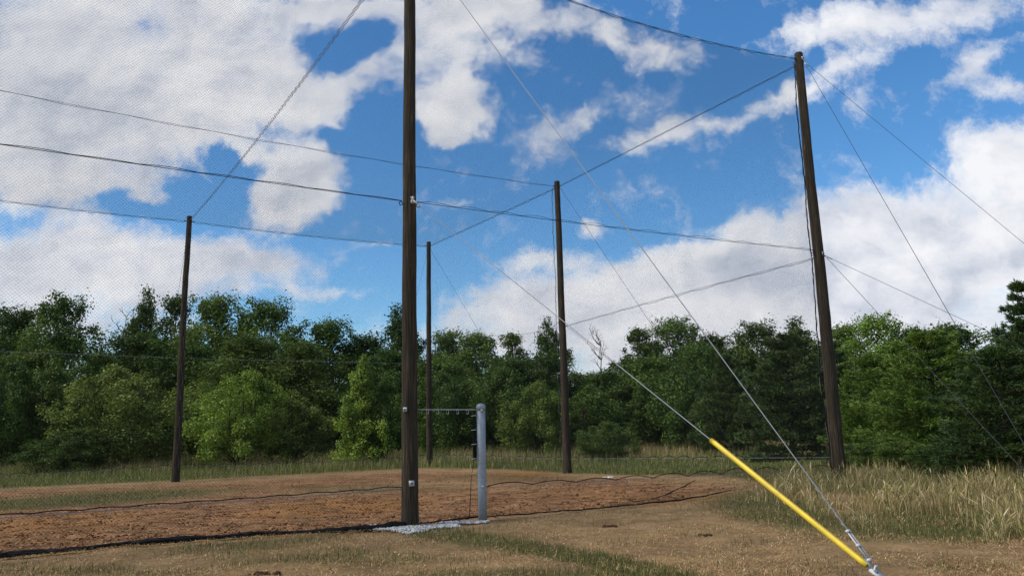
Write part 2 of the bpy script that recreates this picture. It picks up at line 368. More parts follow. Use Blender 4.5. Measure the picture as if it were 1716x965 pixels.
bp = nd(nt, 'ShaderNodeBump', Strength=1.0, Distance=.05); nt.links.new(math_n(nt, 'MULTIPLY_ADD', nC, .6, nB), bp.inputs['Height']); nt.links.new(bp.outputs[0], b.inputs['Normal'])
tag(link('ground', me, gm), kind='structure')

# ------------------------------------------------------------------ poles
def pole(base, r0, r1, label, seed, washers=(), H=POLE_H):
    base = np.array(base, float); e = empty('wooden_pole', base, label, 'pole')
    rs = np.random.default_rng(seed)
    zs = np.concatenate([[-.35, 0.0], np.linspace(.3, H-.08, 34), [H-.02, H]])
    n = 20; th = np.arange(n)*2*PI/n; V = []
    wob = np.cumsum(rs.normal(0, .004, (len(zs), 2)), axis=0); wob -= np.linspace(0, 1, len(zs))[:, None]*wob[-1]
    for k, z in enumerate(zs):
        t = max(0, z)/H; r = r0*(1-t)**1.25*1.0 + r1*(1-(1-t)**1.25)
        if z < .4: r *= 1+.06*(1-max(z, 0)/.4)
        if k == len(zs)-1: r *= .86
        rr = r*(1+.02*np.sin(3*th+z*.6)+.012*np.sin(7*th+z*1.7)+rs.normal(0, .005, n))
        V.append(np.stack([base[0]+wob[k, 0]+rr*np.cos(th), base[1]+wob[k, 1]+rr*np.sin(th), np.full(n, base[2]+z)], 1))
    mb = MB(); V = np.concatenate(V); i = np.arange(len(zs)-1)[:, None]*n; j = np.arange(n)[None, :]; k = (j+1) % n
    Q = np.stack([i+j, i+k, i+n+k, i+n+j], -1).reshape(-1, 4); top = (len(zs)-1)*n
    mb.add(V, Q, [[top, top+q, top+q+1] for q in range(1, n-1)])
    mb.build('shaft', M['wood'], e, smooth=True)
    for (z, ang, s) in washers:          # square plate washer with its nut, facing the compass angle
        d = np.array([math.cos(ang), math.sin(ang), 0]); t = z/H; r = r0*(1-t)**1.25+r1*(1-(1-t)**1.25)
        side = np.array([-d[1], d[0], 0]); up = np.array([0, 0, 1.0]); c = base+d*(r+.006)+up*z
        w = MB(); w.box(c, (side, d, up), (s, .005, s)); wo = w.build('washer_plate', M['clip'], e)
        w = MB(); w.tube([c, c+d*.035], .016, 6); w.build('bolt', M['darkcable'], wo) if False else w.build('bolt', M['darkcable'], e)
    return e
cang = lambda p, off=0: math.atan2(-p[1], -p[0])+off        # towards the camera side
eA = pole(PA, .160, .112, 'thick dark wooden pole nearest the camera, rising from white gravel', 1, [(2.10, cang(PA, -.55), .04), (.76, cang(PA, .25), .05)])
eB = pole(PB, .185, .120, 'brown wooden pole standing in tall grass beside the pines on the right', 2, [(POLE_H-.22, cang(PB, 1.0), .05), (6.05, cang(PB, 1.1), .05)])
eC = pole(PC, .175, .118, 'dark wooden pole in the middle of the right-hand net, crossed by a guy wire', 3)
eD = pole(PD, .168, .118, 'slim wooden pole at the far corner, seen between near pole and steel post', 4)
eE = pole(PE, .172, .118, 'brown wooden pole standing before the olive shrubs on the left', 5)
# the enclosure goes on to the left, beyond the frame
PL1 = PA+Uv; PL1[2] = terrain(PL1[0], PL1[1]); PL3 = PE+Uv; PL3[2] = terrain(PL3[0], PL3[1]); PL2 = PC+2*Uv; PL2[2] = terrain(PL2[0], PL2[1])
pole(PL1, .16, .112, 'near pole of the end row at the left of the enclosure', 6)
pole(PL2, .16, .112, 'middle pole of the end row at the left of the enclosure', 7)
pole(PL3, .16, .112, 'far pole of the end row at the left of the enclosure', 8)

# steel post
PG = ground(809, 871); PG_H = 2.20
e = empty('steel_post', PG, 'round galvanised steel post with a domed cap at the edge of the gravel', 'post')
mb = MB(); mb.tube([PG+[0, 0, z] for z in (-.2, .6, 1.2, PG_H-.13)], .082, 20); mb.build('pipe', M['galv'], e, True)
mb = MB(); mb.tube([PG+[0, 0, PG_H-.14+z] for z in (0, .004, .07, .10, .125, .135)], [.084, .092, .092, .082, .05, .01], 20); mb.build('cap', M['galv'], e, True)
d = np.array([math.cos(cang(PG, .15)), math.sin(cang(PG, .15)), 0])
for z in (PG_H-.13-.02, .62):
    mb = MB(); mb.tube([PG-d*.12+[0, 0, z], PG+d*.125+[0, 0, z]], .012, 8); mb.tube([PG+d*.083+[0, 0, z], PG+d*.10+[0, 0, z]], .026, 6); mb.build('bolt', M['clip'], e)

# ------------------------------------------------------------------ cables, net edges
def line(a, b, sag=0, n=24):
    t = np.linspace(0, 1, n)[:, None]; p = np.asarray(a)*(1-t)+np.asarray(b)*t
    p[:, 2] -= sag*4*(t*(1-t))[:, 0]; return p
def resample(p, n):
    p = np.asarray(p, float); L = np.r_[0, np.cumsum(np.linalg.norm(np.diff(p, axis=0), axis=1))]; s = np.linspace(0, L[-1], n)
    return np.stack([np.interp(s, L, p[:, k]) for k in range(3)], 1), L[-1]
def scallop(path, period, depth, side=(0, 0, -1), gap=.02, rs=None):
    """net edge rope hung below a cable: meets it at each clip and droops between"""
    rs = rs or np.random.default_rng(3)
    _, L = resample(path, 2); n = max(12, int(L/period)*6+1); p, _ = resample(path, n)
    k = np.arange(n)/6.0; amp = depth*(.6+.8*rs.random(int(k[-1])+2))
    f = np.abs(np.sin(PI*k))*amp[k.astype(int)]
    return p + np.asarray(side)[None, :]*(f+gap)[:, None]
def cable(name, path, r, label, cat, m, rope=None, clips=0, group=None, clip_at=None, clip_s=.03, rope_r=.009):
    path = np.asarray(path); e = empty(name, path[0], label, cat, group)
    mb = MB(); mb.tube(path, r, 6); mb.build('wire', m, e, True)
    if rope is not None:
        mb = MB(); mb.tube(rope, rope_r, 5); mb.build('edge_rope', M['rope'], e, True)
    if clips:
        p, L = resample(path, clips+2)
        for q in p[1:-1]:
            mb = MB(); t = unit(path[-1]-path[0]); a, f, c = frame(t)
            th = np.linspace(0, 2*PI, 9); ring = q[None, :]+np.array([0, 0, -clip_s*.8])+np.outer(np.cos(th)*clip_s*.45, t)+np.outer(np.sin(th)*clip_s, [0, 0, 1.0])
            mb.tube(ring, .0055, 5); mb.build('clip', M['clip'], e)
    return e
tp = lambda P, z: np.array([P[0], P[1], P[2]+z])
TOPZ = POLE_H-.25
lift = lambda P, z: np.array([P[0], P[1], z])
def dirv(a, b): return unit([b[0]-a[0], b[1]-a[1], 0])
def span(a, za, b, zb, ra=.13, rb=.13, sag=0, n=24):
    d = dirv(a, b); return line(tp(a, za)+d*ra, tp(b, zb)-d*rb, sag, n)
rs = np.random.default_rng(5)
tAB = span(PA, TOPZ, PB, TOPZ+.05, sag=.38); tBC = span(PB, TOPZ-.08, PC, TOPZ); tCD = span(PC, TOPZ, PD, TOPZ)
tDE = span(PD, TOPZ, PE, TOPZ, sag=.10); tEL = span(PE, TOPZ, PL3, TOPZ, sag=.12); tAL = span(PA, TOPZ, PL1, TOPZ, sag=.3)
tAE = span(PA, TOPZ+.05, PE, TOPZ, sag=.24, n=60); tCL = span(PC, TOPZ+.02, PL2, TOPZ, sag=.27, n=60)
cable('top_cable', tAB, .008, 'sagging top cable from the right-hand pole up out of the picture', 'cable', M['darkcable'], scallop(tAB, .55, .022, rs=rs), rope_r=.007)
cable('top_cable', tBC, .008, 'top edge cable running from the right-hand pole down to the middle pole', 'cable', M['darkcable'], scallop(tBC, .5, .03, rs=rs), rope_r=.007)
cable('top_cable', tCD, .008, 'top edge cable running from the middle pole to the far corner pole', 'cable', M['darkcable'], scallop(tCD, .6, .05, rs=rs))
cable('top_cable', tDE, .009, 'top edge cable between the far corner pole and the far left pole', 'cable', M['darkcable'], scallop(tDE, .6, .04, rs=rs))
cable('top_cable', tEL, .009, 'top edge cable leaving the picture to the left of the far left pole', 'cable', M['darkcable'], scallop(tEL, .6, .04, rs=rs))
cable('top_cable', tAL, .008, 'top edge cable of the near net wall overhead on the left', 'cable', M['darkcable'], scallop(tAL, .6, .04, rs=rs))
# roof seam: two net edges laced together, a pale wire between them
k = np.linspace(0, 1, 420); pAE, LAE = resample(tAE, 420); sd_ = unit(np.cross(tAE[-1]-tAE[0], [0, 0, 1]))
e = empty('roof_seam_cable', tAE[0], 'double laced cable climbing from the far left pole across the roof net', 'cable')
for sgn, nm in ((1, 0), (-1, 0)):
    ph = k*LAE/.36*PI; q = pAE + sd_[None, :]*(sgn*(.027+.016*np.sin(2*ph+sgn)))[:, None]*np.minimum(1, 60*k*(1-k)+.2)[:, None]
    mb = MB(); mb.tube(q, .006, 5); mb.build('edge_rope', M['rope'], e, True)
mb = MB(); zz = pAE + sd_[None, :]*(.022*np.sin(k*LAE/.17*PI))[:, None]; mb.tube(zz, .006, 5); mb.build('lacing', M['clip'], e, True)
e = cable('roof_cable', tCL, .005, 'thin roof cable running left from the top of the middle pole under the roof net', 'cable', M['darkcable'], tCL+np.array([0, 0, -.045])[None, :]*np.sin(np.linspace(0, 1, 60)*PI*9)[:, None]**2, rope_r=.006)
# mid-height cables
MZ = 6.1
mBA = span(PB, MZ+.05, PA, MZ+.07, .16, .16, sag=.04); mAL = span(PA, MZ+.05, PL1, MZ, .16, .16, sag=.03); mBC = span(PB, MZ-.12, PC, MZ-.15, .16, .14, sag=-.03)
cable('mid_height_cable', mBA, .006, 'pair of lines at half height between the near pole and the right-hand pole', 'cable', M['darkcable'], scallop(mBA, .8, .035, side=(0, 0, 1), gap=.008, rs=rs), rope_r=.0045)
cable('mid_height_cable', mAL, .006, 'half height cable running out of the picture to the left of the near pole', 'cable', M['darkcable'], scallop(mAL, .9, .02, side=(0, 0, 1), gap=.006, rs=rs), rope_r=.006)
cable('mid_height_cable', mBC, .006, 'half height cable between the right-hand pole and the middle pole', 'cable', M['darkcable'], scallop(mBC, 1.2, .03, rs=rs), rope_r=.007)
mCD = span(PC, MZ-.15, PD, MZ-.1); mDE = span(PD, MZ-.7, PE, MZ-.6, sag=.0); mEL = span(PE, MZ-.6, PL3, MZ-.6)
cable('mid_height_cable', mCD, .006, 'faint half height cable between the middle pole and the far corner pole', 'cable', M['darkcable'])
cable('mid_height_cable', mDE, .009, 'pale cable against the dark woods between far corner pole and far left pole', 'cable', M['cable'])
cable('mid_height_cable', mEL, .009, 'pale half height cable over the woods leaving to the left of the far left pole', 'cable', M['cable'])
# bottom cables
BZ = .66
bAL = span(PA, BZ, PL1, BZ-.06, .16, .16, sag=.02, n=40); bGB = line(PG+np.array([0, 0, .60])+dirv(PG, PB)*.08, at(1396, 785, PB[1]-.1), 0, 40)
cable('bottom_cable', bAL, .007, 'low clipped cable along the near net wall to the left of the near pole', 'cable', M['cable'], scallop(bAL, .62, .02, side=(0, 0, 1), gap=.03, rs=rs), clips=17, clip_s=.024, rope_r=.009)
cable('bottom_cable', bGB, .006, 'low clipped cable between the steel post and the right-hand pole with looping black net edge', 'cable', M['cable'], scallop(bGB, 1.0, .09, side=(0, 0, 1), gap=.01, rs=rs), clips=14, clip_s=.024, rope_r=.009)
bBC = span(PB, .42, PC, .62); bCD = span(PC, .62, PD, .55); bDE = span(PD, .55, PE, .72, sag=.12); bEL = span(PE, .72, PL3, .6, sag=.1)
for pth, lb in ((bBC, 'low barbed-looking net line between the middle pole and the right-hand pole'), (bCD, 'low net line between the middle pole and the far corner pole'),
                (bDE, 'low net line between the far corner pole and the far left pole'), (bEL, 'low net line running left from the foot of the far left pole')):
    cable('bottom_cable', pth, .006, lb, 'cable', M['cable'], scallop(pth, .75, .09, side=(0, 0, 1), gap=-.02, rs=rs), rope_r=.010)

# ------------------------------------------------------------------ nets
def strands(mb, c00, c10, c01, c11, pitch=.040, r=.00105, bulge=0, seg=1.0, hole=None):
    """diagonal square mesh of twine on the quad c00-c10 (along) / c01-c11 (up)"""
    c00, c10, c01, c11 = [np.asarray(c, float) for c in (c00, c10, c01, c11)]
    Wd = .5*(np.linalg.norm(c10-c00)+np.linalg.norm(c11-c01)); Hd = .5*(np.linalg.norm(c01-c00)+np.linalg.norm(c11-c10))
    step = pitch*math.sqrt(2); A = []; B = []
    for sgn in (1, -1):
        for k in np.arange(-Hd, Wd, step) if sgn == 1 else np.arange(0, Wd+Hd, step):
            # s = k + sgn*t
            if sgn == 1: t0, t1 = max(0, -k), min(Hd, Wd-k)
            else: t0, t1 = max(0, k-Wd), min(Hd, k)
            if t1-t0 < .02: continue
            m = max(1, int(math.ceil((t1-t0)*1.414/seg))); t = np.linspace(t0, t1, m+1); s = k+sgn*t
            A.append(np.stack([s[:-1], t[:-1]], 1)); B.append(np.stack([s[1:], t[1:]], 1))
    A = np.concatenate(A); B = np.concatenate(B)
    def m3(st):
        u = (st[:, 0]/Wd)[:, None]; v = (st[:, 1]/Hd)[:, None]
        p = c00*(1-u)*(1-v)+c10*u*(1-v)+c01*(1-u)*v+c11*u*v
        if callable(bulge): p = p + bulge(u, v)
        return p
    a = m3(A); b = m3(B); d = b-a; d /= np.linalg.norm(d, axis=1)[:, None]
    nrm = unit(np.cross(c10-c00, c01-c00)); e1 = np.broadcast_to(nrm, d.shape); e2 = np.cross(d, e1)
    V = np.empty((len(a), 6, 3))
    for q in range(3):
        o = e1*math.cos(q*2*PI/3)*r + e2*math.sin(q*2*PI/3)*r
        V[:, q] = a+o; V[:, 3+q] = b+o
    base = np.arange(len(a))[:, None]*6
    Qs = np.concatenate([base+np.array([[0, 1, 4, 3]]), base+np.array([[1, 2, 5, 4]]), base+np.array([[2, 0, 3, 5]])])
    mb.add(V.reshape(-1, 3), Qs)
gz = lambda P: np.array([P[0], P[1], float(terrain(P[0], P[1]))+.03])
TA, TB, TC, TD, TE = [tp(P, TOPZ) for P in (PA, PB, PC, PD, PE)]; TL1, TL2, TL3 = [tp(P, TOPZ) for P in (PL1, PL2, PL3)]
def hang(s): return lambda u, v: np.concatenate([0*u, 0*u, -s*4*u*(1-u)*v], 1)
def net(label, build, cat='net'):
    mb = MB(); build(mb); V = np.concatenate(mb.V); og = V.mean(0); og[2] = V[:, 2].min()
    o = mb.build('safety_net', M['net'], origin=og); return tag(o, label, cat)
def nf(mb):
    hd = tp(PG, 1.94)                                   # over the doorway, then the wall down to the ground from post to pole
    hA = tp(PA, 2.20)
    f = np.dot(PG[:2]-PA[:2], PB[:2]-PA[:2])/np.dot(PB[:2]-PA[:2], PB[:2]-PA[:2])
    mB = PB+[0, 0, 2.3]; tG = TA+(TB-TA)*f
    strands(mb, hA, hd, TA, tG, bulge=lambda u, v: np.concatenate([0*u, 0*u, -.38*4*(u*f)*(1-u*f)*v], 1))
    g2 = lambda u, v: np.concatenate([0*u, 0*u, -.38*4*(f+u*(1-f))*(1-(f+u*(1-f)))*v], 1)
    strands(mb, gz(PG), gz(PB), tG, TB, bulge=g2)
net('black mesh net wall facing the camera from the steel post to the right-hand pole', nf)
net('black mesh net wall facing the camera to the left of the near pole', lambda mb: strands(mb, gz(PA), gz(PL1), TA, TL1, bulge=hang(.3)))
net('black mesh side net from the right-hand pole past the middle pole', lambda mb: (strands(mb, gz(PB), gz(PC), TB, TC, pitch=.045), strands(mb, gz(PC), gz(PD), TC, TD, pitch=.045)))
net('black mesh net wall at the back of the enclosure in front of the woods', lambda mb: (strands(mb, gz(PD), gz(PE), TD, TE, pitch=.045, bulge=hang(.1)), strands(mb, gz(PE), gz(PL3), TE, TL3, pitch=.045, bulge=hang(.1))))
TX = (TA+TE)/2; TX[2] -= .25; TXL = TL2
def rsag(s, s0, s1): return lambda u, v: np.concatenate([0*u, 0*u, -s*16*u*(1-u)*v*(1-v)-4*u*(1-u)*(s0*(1-v)+s1*v)], 1)
net('black mesh roof net stretched overhead between all the poles', lambda mb: [strands(mb, *q[:4], pitch=.045, bulge=rsag(.12, *q[4:])) for q in ((TA, TB, TX, TC, .38, .07), (TX, TC, TE, TD, .07, .10), (TL1, TA, TL2, TX, .3, .07), (TL2, TX, TL3, TE, .07, .12))])

# lumpy bundles of slack net
def bundle(mb, path, r, n=3, lump=.5, seed=0, step=.05, flat=1.0):
    rs = np.random.default_rng(seed); _, L = resample(path, 2); N = max(8, int(L/step)); p, _ = resample(path, N)
    for q in range(n):
        w = np.cumsum(rs.normal(0, .22, (N, 2)), axis=0); kern = np.ones(min(9, N))/min(9, N); kw = min(61, N)
        w = np.stack([np.convolve(w[:, c]-np.convolve(w[:, c], np.ones(kw)/kw, 'same'), kern, 'same')[:N] for c in (0, 1)], 1)
        o = np.zeros((N, 3)); t = unit(p[-1]-p[0]); a, f, c = frame(t)
        if abs(t[2]) > .8: a, c = np.array([1.0, 0, 0]), np.array([0, 1.0, 0])
        o += a[None, :]*(w[:, :1]*r*1.2) + c[None, :]*(np.abs(w[:, 1:])*r*.45*flat)
        rr = r*(.35+lump*2.2*np.clip(np.convolve(rs.random(N+24), np.ones(25)/25, 'valid')-.38, 0, 1)*5*rs.random())
        rr = rr*np.interp(np.arange(N), np.linspace(0, N, max(4, N//12)), rs.uniform(.35, 1.5, max(4, N//12)))*(.55+.9*np.convolve(rs.random(N+4), np.ones(5)/5, 'valid'))
        mb.tube(p+o, rr*.6, 5)
def hempath(x0, x1, n, dy=0): return [ground(x, float(hemline(x))+dy)+np.array([0, 0, .02]) for x in np.linspace(x0, x1, n)]
def snet(name, label, paths, m='rope'):
    mb = MB()
    for i_, (pth, r, n_, sd0) in enumerate(paths): bundle(mb, pth, r, n_, seed=sd0)
    V = np.concatenate(mb.V); og = V.mean(0); og[2] = V[:, 2].min(); return tag(mb.build(name, M[m], origin=og, smooth=False), label, 'net')
snet('slack_net_hem', 'thick dark hem of slack net lying on the soil left of the near pole', [([g+[RNG.normal(0, .025), RNG.normal(0, .03), 0] for g in hempath(-320, 676, 90)], .058, 6, 1)])
snet('slack_net_hem', 'dark slack net edge on the ground between near pole and steel post', [(hempath(700, 803, 12, -2), .024, 3, 2)])
snet('slack_net_hem', 'thin dark slack net edge on the soil running right from the steel post', [([g+[0, RNG.normal(0, .05), 0] for g in hempath(816, 1225, 40)], .026, 3, 3)])
snet('stray_net_fold', 'thin dark net fold lying diagonally across the brown soil near the tall grass', [([ground(x, y)+[0, 0, .02] for x, y in ((1060, 842), (1095, 838), (1120, 828), (1148, 815), (1165, 806))], .018, 2, 4)])
# door net gathered beside the steel post, hung from a header line
hA_ = PA+np.array([0, 0, 2.10])+dirv(PA, PG)*.15; hG = PG+np.array([0, 0, PG_H-.13])-dirv(PA, PG)*.08
e = cable('door_header_cable', line(hA_, hG, 0, 12), .009, 'short pale clipped cable over the doorway from near pole to steel post', 'cable', M['clip'], clips=5, clip_s=.05)
mb = MB(); top = hG-dirv(PA, PG)*.06
bundle(mb, [top+[0, 0, -.02], top+[-.01, 0, -.5], top+[.01, 0, -.95]], .028, 4, seed=9, step=.04)
bundle(mb, [top+[.0, 0, -.8], top+[-.07, 0, -1.3], top+[-.10, 0, -1.9], top+[-.115, 0, -PG_H+.20]], .013, 2, seed=10, step=.04)
e2 = empty('gathered_door_net', lift(top, PG[2]), 'black door net gathered into a hanging bundle beside the steel post', 'net')
mb.build('bundle', M['rope'], e2)
for k in range(6):
    mb = MB(); c = top+np.array([-.01, -.05, -.12-.27*k]); mb.tube([c+[-.05, 0, 0], c+[.05, 0, .01]], .006, 5); mb.build('tie', M['clip'], e2)
# laced vertical edge beside the right-hand pole and the two others
def vlace(P, pts, label, r=.02, tie=22):
    e = empty('net_lacing', pts[-1], label, 'rope'); rs = np.random.default_rng(int(abs(P[0]*10)))
    p, L = resample(np.array(pts), 150); w = np.convolve(rs.normal(0, 1, 158), np.ones(9)/9, 'valid')
    p[:, 0] += w*.05
    mb = MB(); mb.tube(p, r*(.7+.6*rs.random(150)), 5); mb.build('edge_rope', M['rope'], e)
    q = p.copy(); q[:, 0] += .035*np.sin(np.linspace(0, 60, 150)); mb = MB(); mb.tube(q, .004, 4); mb.build('lacing_cord', M['cable'], e)
    return e
vlace(PB, [at(x, y, PB[1]-.1) for x, y in ((1331, 108), (1334, 150), (1339, 220), (1350, 330), (1360, 430), (1364, 490), (1372, 600), (1382, 700), (1396, 784))], 'wavy black laced net edge hanging beside the right-hand pole', .016)
vlace(PC, [PC+np.array([-.22, -.1, z]) for z in (TOPZ-.1, 6, .5)], 'thin laced net edge close to the left side of the middle pole', .009)
vlace(PE, [PE+np.array([.12, -.18, z]) for z in (TOPZ-.1, 6, .5)], 'thin laced net edge on the face of the far left pole', .009)
# knots and rings where the cables meet the pole tops
def hardware(P, z, toward, lb, s=.05):
    c = tp(P, z)+unit([toward[0], toward[1], 0])*.15; e = empty('eye_bolt', c, lb, 'hardware')
    mb = MB(); th = np.linspace(0, 2*PI, 13); d = unit([toward[0], toward[1], 0]); mb.tube(c+d*s+np.outer(np.cos(th)*s, d)+np.outer(np.sin(th)*s, [0, 0, 1.0]), .009, 6); mb.tube([c-d*.04, c+d*.01], .011, 6); mb.build('ring', M['clip'], e)
    return e

# ------------------------------------------------------------------ guy wires
ANC1 = ground(1472, 986); ANC1[2] += .02
def guy(a, b, r, label, m='cable', guard=None, name='guy_wire', sag=0.0):
    e = empty(name, b, label, 'guy wire')
    mb = MB(); p = line(a, b, sag, 40); mb.tube(p, r*.75, 6); mb.build('strand', M[m], e, True)
    mb = MB(); d = unit(np.asarray(b)-a); mb.tube([a-d*.02, a+d*.22], r*2.2, 6); mb.build('upper_grip', M['clip'], e, True)
    return e, d
clampA = tp(PA, 6.16)+np.array([math.cos(cang(PA, .35)), math.sin(cang(PA, .35)), 0])*.15
gA1, dA1 = guy(clampA, ANC1+[0, 0, .12], .0085, 'pale guy wire with a long yellow guard at its lower end')
# yellow guard: a long half-open sleeve around the lower end
def on_line(a, b, px):                # point of a line that is seen at photo x
    a = np.asarray(a); b = np.asarray(b); lo, hi = 0., 1.
    f0 = to_px(a)[0] < px
    for _ in range(50):
        m = (lo+hi)/2; q = to_px(a+(b-a)*m)[0]
        if (q < px) == f0: lo = m
        else: hi = m
    return a+(b-a)*lo
g0 = on_line(clampA, ANC1+[0, 0, .12], 1191); g1 = on_line(clampA, ANC1+[0, 0, .12], 1453)
pts = line(g0, g1, 0, 30); ax = unit(g1-g0); r_, f_, u_ = frame(ax); n = 12; Vg = []; Qg = []
th = np.linspace(math.radians(-250), math.radians(70), n)
for layer, rad in ((0, .030), (1, .026)):
    for p in pts: Vg.append(p[None, :]+np.outer(np.cos(th)*rad, r_)+np.outer(np.sin(th)*rad, u_))
Vg = np.concatenate(Vg); N = len(pts)
for i in range(N-1):
    for j in range(n-1):
        Qg.append([i*n+j, i*n+j+1, (i+1)*n+j+1, (i+1)*n+j]); o = N*n; Qg.append([o+i*n+j, o+(i+1)*n+j, o+(i+1)*n+j+1, o+i*n+j+1])
    for j in (0, n-1): Qg.append([i*n+j, (i+1)*n+j, N*n+(i+1)*n+j, N*n+i*n+j])
for i in (0, N-1):
    for j in range(n-1): Qg.append([i*n+j, i*n+j+1, N*n+i*n+j+1, N*n+i*n+j])
mb = MB(); mb.add(Vg, Qg); gd = mb.build('yellow_guard', M['yellow'], gA1, True); gd['label'] = 'long bright yellow plastic guy guard'
gA2, dA2 = guy(tp(PA, POLE_H-.3)+[.11, -.08, 0], ANC1+[0, 0, .16], .0085, 'steeper pale guy wire coming down beside the yellow guard to its anchor')
# preformed grip and turnbuckle at the bottom of the second wire
a0 = tp(PA, POLE_H-.3); b0 = ANC1+np.array([0, 0, .16]); d = unit(b0-a0); L = np.linalg.norm(b0-a0); r1_, f1_, u1_ = frame(d)
t = np.linspace(0, 1, 90); grip = b0-d*1.0+np.outer(t, d)*.98 + np.outer(np.cos(t*60)*.007, r1_)+np.outer(np.sin(t*60)*.007, u1_)
mb = MB(); mb.tube(grip, .004, 5); mb.build('wound_grip', M['cable'], gA2, True)
mb = MB()
for o_ in (-.022, .022): mb.tube([b0-d*.42+r1_*o_, b0-d*.10+r1_*o_], .007, 6)
for q in (.42, .26, .10): mb.box(b0-d*q, (r1_, f1_, u1_), (.032, .014, .012))
mb.build('turnbuckle', M['clip'], gA2)
# anchor
e = empty('ground_anchor', ground(1472, 986), 'galvanised anchor rod with an eye at the foot of the yellow guard', 'anchor')
base = np.array(e.location); ad = unit(np.array([.35, -.3, -1.0])); topa = ANC1+np.array([0, 0, .14])
mb = MB(); mb.tube([topa, base+ad*.25], .013, 8); mb.build('rod', M['cable'], e, True)
mb = MB(); th = np.linspace(0, 2*PI, 15); mb.tube(topa+np.outer(np.cos(th)*.04, r1_)+np.outer(np.sin(th)*.05, [0, 0, 1.0]), .011, 6); mb.build('eye', M['clip'], e, True)
mb = MB(); mb.box(topa+[.0, 0, -.02], frame(dA1), (.05, .06, .012)); mb.build('guy_plate', M['clip'], e)
mb = MB()
for q in range(3): mb.tube([topa+dA1*-.02, topa-dA1*.16+np.array([.01*q, 0, .008*q])], .006, 5)
mb.build('cable_tail', M['cable'], e, True)

aB1 = ground(1739, 787); aB2 = np.array([13.6, 15.4, 0.0]); aB2[2] = terrain(13.6, 15.4)
topB = tp(PB, POLE_H-.3)+[.12, -.05, 0]; midB = tp(PB, 6.0)+[.17, -.05, 0]
q = ray(1716, 408); 
def far_end(a, px, py, P0, L):        # ground point whose sight line continues the wire seen through (px, py)
    A = to_px(a); s = (py-A[1])/(px-A[0]); best = None
    for x in np.arange(px, px+1200, 4.0):
        y = A[1]+s*(x-A[0]); 
        if y < 745: continue
        g = ground(x, y); dd_ = abs(np.hypot(*(g-P0)[:2])-L)
        if best is None or dd_ < best[0]: best = (dd_, g)
    return best[1]
aB2 = far_end(topB, 1716, 408, PB, 9.0); aB1 = far_end(topB, 1597, 537, PB, 9.0)
guy(topB, aB1, .008, 'thin dark guy wire dropping steeply from the top of the right-hand pole behind the pines', 'darkcable')
guy(topB, aB2, .007, 'thin dark guy wire from the top of the right-hand pole leaving the picture at right', 'darkcable')
guy(midB, aB1, .008, 'steeper dark guy wire from half way up the right-hand pole', 'darkcable')
guy(midB, aB2, .008, 'flatter dark guy wire from half way up the right-hand pole', 'darkcable')
cC = PC-Uv*.62; cC = far_end(tp(PC, POLE_H-.25), 1060, 500, PC, 9)
guy(tp(PC, POLE_H-.25)+[.1, 0, 0], cC, .008, 'thin guy wire from the top of the middle pole down towards the woods', 'darkcable')
guy(tp(PC, 6.0)+[.14, 0, 0], cC, .008, 'faint guy wire from half way up the middle pole, passing above the yellow guard', 'darkcable')
cD = PD-Uv*.65; cD[2] = terrain(cD[0], cD[1])
guy(tp(PD, POLE_H-.25), cD, .009, 'thin guy wire slanting right from the top of the far corner pole', 'darkcable')
bD = PD+Wv*.6; bD[2] = terrain(bD[0], bD[1]); bE = PE+Wv*.6; bE[2] = terrain(bE[0], bE[1])
guy(tp(PD, POLE_H-.25), bD, .008, 'hairline guy wire falling left behind the far corner pole', 'darkcable')
guy(tp(PE, POLE_H-.25), bE, .008, 'hairline guy wire falling left behind the far left pole', 'darkcable')
# clamp on the near pole: bracket part and its bolt
dC = unit(clampA-tp(PA, 6.16)); sdv = np.array([-dC[1], dC[0], 0]); up = np.array([0, 0, 1.0])
mb = MB(); mb.box(clampA+dC*.012+up*.035, (sdv, dC, up), (.035, .012, .018)); mb.box(clampA+dC*.012-up*.05, (sdv, dC, up), (.030, .012, .03)); mb.box(clampA+dC*.03, (sdv, dC, up), (.012, .03, .05)); mb.build('guy_bracket', M['clip'], eA)
for (e_, P_, dirs) in ((eB, PB, (PA-PB, PC-PB)), (eC, PC, (PB-PC, PL2-PC, PD-PC)), (eD, PD, (PC-PD, PE-PD)), (eE, PE, (PD-PE, PL3-PE, PA-PE)), (eA, PA, (PB-PA, PL1-PA, PE-PA))):
    for z_ in (TOPZ, MZ):
        for dv in dirs[:3 if z_ == TOPZ else 2]:
            dv = unit([dv[0], dv[1], 0]); c_ = tp(P_, z_)+dv*.125; mb = MB(); th = np.linspace(0, 2*PI, 11)
            mb.tube([c_-dv*.05, c_+dv*.03], .011, 6); mb.tube(c_+dv*.06+np.outer(np.cos(th)*.035, dv)+np.outer(np.sin(th)*.035, [0, 0, 1.0]), .009, 5); mb.build('eye_bolt', M['darkcable'], e_)

